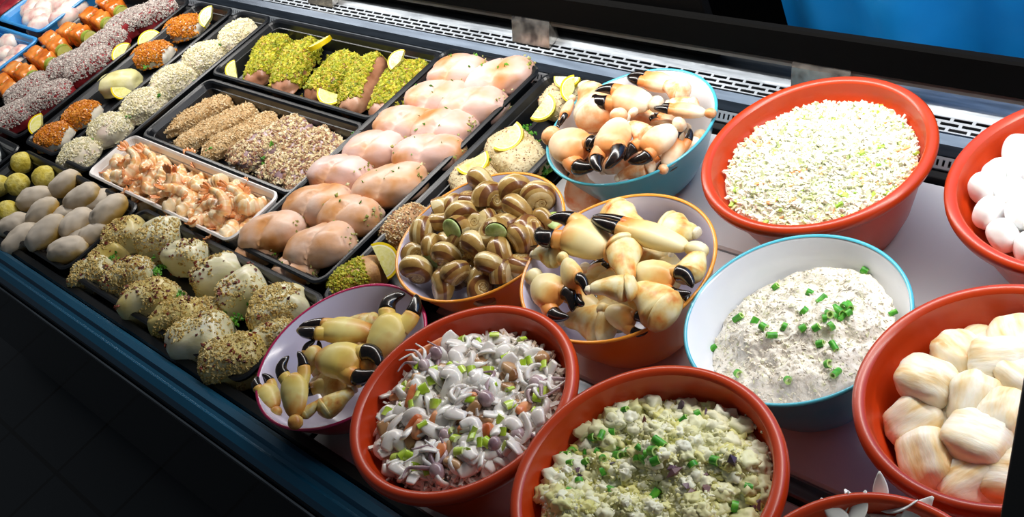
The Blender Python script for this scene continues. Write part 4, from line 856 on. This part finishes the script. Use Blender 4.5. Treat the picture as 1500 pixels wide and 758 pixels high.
def claw_full(b, opening, seed):
    """palm with a fixed finger, a movable finger, both black at the ends, and the wrist joint; unit length"""
    n = 18; x = [0, .03, .10, .22, .36, .48, .58, .66]; P = spline([(a, .015 * math.sin(a * 4), .02 * math.sin(a * 3)) for a in x], 24); t = np.linspace(0, 1, 24)
    ry = np.interp(t, np.linspace(0, 1, 8), [.03, .105, .155, .20, .225, .22, .185, .07]); mb = MB(); V, F = tube(P, ry, ry * .66, n=n * 2); V *= (1 + .13 * (fbm(V * 4.5 + seed, seed) - .5))[:, None]; mb.add(V, F)
    FP = spline([(.50, -.085, 0), (.64, -.125, 0), (.78, -.125, .012), (.90, -.085, .02), (1.0, -.02, .02)], 20); fr = np.interp(np.linspace(0, 1, 20), [0, .3, .6, .85, 1], [.12, .105, .080, .050, .010])
    mb.add(*tube(FP[:9], fr[:9], fr[:9] * .85, n=12)); o = mb.obj('crab_claw', PALM[b])
    MB().add(*tube(FP[8:], fr[8:] * 1.02, fr[8:] * .87, n=12)).obj('fixed_finger_tip', BLACK, o)
    k = opening; DP = spline([(.50, .09, .02), (.62, .14 + k * .3, .04), (.76, .15 + k * .8, .05), (.88, .10 + k, .04), (.97, .03 + k * .9, .02)], 20); dr = np.interp(np.linspace(0, 1, 20), [0, .3, .6, .85, 1], [.105, .105, .084, .054, .010])
    mf = MB().add(*tube(DP[:7], dr[:7], dr[:7] * .85, n=12)).obj('movable_finger', PALM[b], o); MB().add(*tube(DP[6:], dr[6:] * 1.02, dr[6:] * .87, n=12)).obj('finger_tip', BLACK, mf)
    V, F = blob(.105, .115, .10, e=.9, flat=1, amp=.07, seed=seed, sub=3); V[:, 0] -= .085; V[:, 2] -= .09; MB().add(V, F).obj('wrist_joint', KNUC[b], o)
    return o
def claw_knuckle(b, seed):
    r = random.Random(seed); t = np.linspace(0, 1, 30); P = np.c_[t * .80, .06 * np.sin(t * 3), .02 * np.sin(t * 5)]
    ry = np.interp(t, [0, .06, .15, .35, .6, .85, .97, 1], [.06, .13, .16, .20, .28, .33, .31, .22]); V, F = tube(P, ry, ry * .74, n=26); V *= (1 + .12 * (fbm(V * 5 + seed, seed) - .5))[:, None]
    o = MB().add(V, F).obj('crab_leg_joint', KNUC[b])
    t = np.linspace(0, 1, 18); P = np.c_[.74 + t * .26, .03 + .05 * t, 0 * t]; ry = np.interp(t, [0, .08, .3, .6, .85, 1], [.25, .335, .33, .27, .16, .02]); V, F = tube(P, ry, ry * .76, n=26); MB().add(V, F).obj('upper_segment', KNUC[b], o)
    V, F = blob(.085, .10, .085, e=.8, flat=1, amp=.12, seed=seed, sub=3); V[:, 0] -= .01; V[:, 2] -= .085; MB().add(V, F).obj('joint_membrane', JOINT, o)
    return o
def orient(o, p0, p1, roll, fat=1):
    X = Vector((p1 - p0).tolist()); L_ = X.length; X.normalize(); Z = Vector((0, 0, 1)); Z = (Z - X * Z.dot(X)).normalized(); Y = Z.cross(X)
    R = Matrix((X, Y, Z)).transposed().to_4x4() @ Matrix.Rotation(roll, 4, 'X'); o.matrix_world = Matrix.Translation(Vector(p0.tolist())) @ R @ Matrix.Diagonal((L_, L_ * fat, L_ * fat, 1))
# bowl: origin and scale of the measured layout, then (kind, base, tip, height of base, height of tip, roll, width, label)
CL = {'B': (760, 90, 3.447, [
 ('f', (800, 130), (555, 75), .022, .030, .3, 1.0, 'orange crab claw at the back of the teal bowl, black tip toward the grille'),
 ('f', (670, 215), (380, 165), .040, .050, 0, 1.1, 'big orange crab claw lying across the top of the teal bowl'),
 ('f', (945, 262), (680, 235), .030, .040, .4, .85, 'curved cream crab claw by the coleslaw side wall of the teal bowl'),
 ('k', (335, 130), (400, 310), .030, .036, 0, .9, 'white crab joint at the lemon fish side of the teal bowl'),
 ('f', (185, 390), (405, 530), .028, .036, .2, 1.0, 'orange crab claw at the snail side of the teal bowl, tip turned inwards'),
 ('f', (500, 300), (425, 560), .052, .052, 0, 1.0, 'orange crab claw on top of the teal bowl with two long dark fingers'),
 ('f', (560, 275), (350, 450), .044, .044, .9, .7, 'slim white crab claw curving to a black tip in the middle of the teal bowl'),
 ('f', (790, 335), (540, 510), .046, .040, -.3, 1.1, 'broad orange crab claw toward the front wall of the teal bowl'),
 ('k', (560, 320), (660, 410), .050, .046, .5, .9, 'pale grey-white crab joint in the centre of the teal bowl'),
 ('f', (740, 530), (860, 340), .020, .030, .3, .9, 'upright black tipped crab claw at the front wall of the teal bowl'),
 ('f', (265, 200), (205, 335), .034, .030, .6, .9, 'small white crab claw with a square black tip beside the lemon slice'),
 ('k', (300, 560), (352, 730), .012, -.060, .4, .95, 'orange crab joint hanging over the rim of the teal bowl onto the deck'),
 ('k', (500, 590), (690, 520), .014, .020, 0, .8, 'pale crab joint low at the front wall of the teal bowl'),
 ('k', (720, 120), (850, 175), .028, .024, .2, 1.0, 'beige crab joint at the back wall of the teal bowl'),
 ('k', (755, 210), (905, 235), .030, .026, 0, .9, 'pinkish orange crab joint beside the curved cream claw in the teal bowl'),
 ('f', (900, 390), (700, 580), .004, .004, .2, .9, 'crab claw deep in the teal bowl under the broad orange one'),
 ('f', (230, 430), (330, 580), .004, .004, .2, .9, 'crab claw deep in the teal bowl at the snail side')]),
 'D': (760, 270, 2.806, [
 ('o', (370, 275), (120, 150), .040, .050, .1, 1.05, 'open orange crab claw with a large black hook beside the snail bowl'),
 ('f', (695, 262), (300, 140), .038, .052, .5, .62, 'long cream crab claw with closed black fingers across its orange bowl'),
 ('k', (510, 180), (370, 105), .024, .020, 0, .95, 'cream and orange crab joint at the back wall of the cream claw bowl'),
 ('k', (455, 395), (435, 215), .050, .046, .2, .72, 'tall cream crab joint standing in the middle of the cream claw bowl'),
 ('k', (60, 290), (175, 300), .030, .034, .3, 1.0, 'whitish crab joint overhanging the snail bowl'),
 ('f', (75, 395), (215, 545), .026, .030, .2, .95, 'orange crab claw over the rim between snails and squid salad'),
 ('o', (190, 320), (275, 490), .044, .040, .9, .85, 'crab claw with thin open black fingers mid cream claw bowl'),
 ('k', (290, 435), (490, 430), .058, .052, 0, .85, 'round cream crab joint with a white stalk on top of the cream claw bowl'),
 ('k', (470, 430), (625, 560), .040, .034, .1, 1.05, 'broad cream crab joint at the crab salad side of the cream claw bowl'),
 ('k', (190, 560), (395, 590), .006, .010, 0, .95, 'largest cream crab joint at the front wall of the cream claw bowl'),
 ('f', (360, 520), (535, 605), .024, .022, .3, .85, 'small orange black tipped crab claw at the front of the cream claw bowl'),
 ('f', (480, 350), (715, 445), .036, .040, .2, .85, 'orange red crab claw whose black finger points to the crab salad'),
 ('k', (745, 265), (670, 400), .034, .034, .2, 1.0, 'white and orange crab joint by the orange bowl wall facing the crab salad'),
 ('k', (730, 200), (590, 170), .036, .032, 0, 1.25, 'smooth cream crab joint high at the back of the cream claw bowl'),
 ('f', (590, 530), (700, 450), .018, .020, .2, .9, 'dark tipped crab claw low beside the orange rim facing the crab salad'),
 ('f', (330, 520), (180, 420), .004, .004, .2, .9, 'crab claw deep in the cream claw bowl at the snail side'), ('k', (620, 300), (450, 300), .002, .002, .2, 1, 'crab joint deep in the middle of the cream claw bowl')]),
 'F': (360, 400, 3.033, [
 ('o', (565, 385), (755, 100), .034, .046, 0, 1.0, 'large yellow crab claw with open black pincers toward the snail bowl'),
 ('f', (570, 265), (235, 250), .032, .036, .3, .72, 'yellow crab claw lying level with black tips toward the cod tray'),
 ('f', (325, 375), (600, 440), .040, .040, 0, .95, 'stout pinkish yellow crab claw in the middle of the raspberry bowl'),
 ('o', (222, 640), (228, 355), .040, .062, 0, .80, 'upright yellow crab claw with black pincers at the front of the raspberry bowl'),
 ('k', (480, 520), (320, 620), .030, .028, .2, .9, 'smooth orange brown crab joint beside the squid salad bowl'),
 ('f', (130, 605), (65, 455), .002, .012, .3, .9, 'dark tipped brown crab claw at the rail side of the raspberry bowl'),
 ('f', (250, 470), (320, 300), .020, .036, .3, .9, 'yellow crab claw behind the upright one, its tips crossing others'),
 ('k', (445, 225), (590, 235), .014, .016, 0, .8, 'orange crab joint behind the level claw in the raspberry bowl'),
 ('k', (350, 560), (240, 640), .036, .032, .4, .7, 'pale white crab joint at the front edge of the raspberry bowl'),
 ('f', (420, 470), (240, 540), .002, .002, .2, .9, 'crab claw deep in the middle of the raspberry bowl')])}
for b, (ox, oy, s, lst) in CL.items():
    pro = {'f': [claw_full(b, .0, 3), claw_full(b, .02, 5)], 'o': [claw_full(b, .11, 4)], 'k': [claw_knuckle(b, 8), claw_knuckle(b, 14)]}; used = {}
    c, R, h, kind, bo = bowls[b]
    for k, (ty, a, e, za, ze, roll, fat, lab) in enumerate(lst):
        n = used.get(ty, 0); used[ty] = n + 1; o = pro[ty][n] if n < len(pro[ty]) else copy_tree(pro[ty][n % len(pro[ty])])
        dz = {'B': .022, 'D': .026, 'F': .016}[b]; p0 = W(ox + a[0] / s, oy + a[1] / s, h + za - dz); p1 = W(ox + e[0] / s, oy + e[1] / s, h + ze - dz)
        orient(o, p0, p1, roll, fat * {'B': 1.06, 'D': 1.14, 'F': 1.16}[b]); tag(o, lab, 'crab claw', {'B': 'claws in the teal bowl', 'D': 'claws in the orange bowl', 'F': 'claws in the raspberry bowl'}[b])

    nm = {'B': 'teal', 'D': 'cream claw', 'F': 'raspberry'}[b]
    for ty in pro:
        for q, o in enumerate(pro[ty]):
            if q >= used.get(ty, 0):
                for ch in list(o.children_recursive): bpy.data.objects.remove(ch)
                bpy.data.objects.remove(o)
    for k in range({'B': 18, 'D': 18, 'F': 8}[b]):
        o = copy_tree(pro['fk'[k % 2]][0]); a = k * 2.4; q = R * (.12 + .46 * math.sqrt(k / 18)); p0 = np.array([c[0] + q * math.cos(a), c[1] + q * math.sin(a), h * .72]); t = a + 2.2
        orient(o, p0, p0 + np.array([.055 * math.cos(t), .055 * math.sin(t), .004]), .5, 1.2); tag(o, f'crab claw in the shaded lower layer of the {nm} bowl', 'crab claw', f'claws under the heap in the {nm} bowl')

# ------------------------------------------------------------------ black support at the near end
p0 = W(1500, 575, .22); p1 = W(1462, 800, .155); d = Vector((p1 - p0).tolist()); L_ = d.length * 2.93
V, F = bevel_box(0, .04, -.008, .008, -.12, L_, .003)
sup = MB().add(V, F).obj('glass_support', M('support_black', ['#06070a', '#0a0c10'], 4, .3)); Z = d.normalized(); X = Vector((1, 0, 0)); X = (X - Z * X.dot(Z)).normalized(); Y = Z.cross(X)
sup.matrix_world = Matrix.Translation(Vector(p0.tolist())) @ Matrix((X, Y, Z)).transposed().to_4x4()
tag(sup, 'slanting black support post beside the scallop bowl', 'support post')

# ------------------------------------------------------------------ lift everything onto the counter, light, camera
for o in bpy.data.objects:
    if o.parent is None: o.matrix_world = Matrix.Translation((0, 0, DECK)) @ (o.matrix_basis if o.matrix_basis else o.matrix_world)
def area(name, loc, sx, sy, power, col, rot=(0, 0, 0)):
    l = bpy.data.lights.new(name, 'AREA'); l.shape = 'RECTANGLE'; l.size = sx; l.size_y = sy; l.energy = power; l.color = col
    o = bpy.data.objects.new(name, l); COL.objects.link(o); o.location = loc; o.rotation_euler = rot; return o
area('display_strip_lamp', (-1.3, .88, DECK + .60), 3.4, .10, 27, (1, .96, .91), (.12, 0, 0))
area('shop_ceiling_lamp', (-.4, 2.6, DECK + 1.9), 2.0, 1.2, 3, (.85, .93, 1), (-.8, 0, 0))
w = bpy.data.worlds.new('shop_ambient'); bpy.context.scene.world = w; w.use_nodes = True
w.node_tree.nodes['Background'].inputs[0].default_value = (.5, .55, .6, 1); w.node_tree.nodes['Background'].inputs[1].default_value = .12
cam = bpy.data.cameras.new('camera'); co = bpy.data.objects.new('camera', cam); COL.objects.link(co)
cam.sensor_width = 36; cam.sensor_fit = 'HORIZONTAL'; cam.lens = 36 * CF / 1500; cam.clip_start = .02
r_, d_, f_ = CR
co.matrix_world = Matrix(((r_[0], -d_[0], -f_[0], 0), (r_[1], -d_[1], -f_[1], 0), (r_[2], -d_[2], -f_[2], CZ + DECK), (0, 0, 0, 1)))
sc_ = bpy.context.scene; sc_.camera = co
sc_.view_settings.view_transform = 'Standard'; sc_.view_settings.look = 'None'; sc_.view_settings.gamma = 1; sc_.view_settings.use_curve_mapping = False; sc_.view_settings.exposure = 0
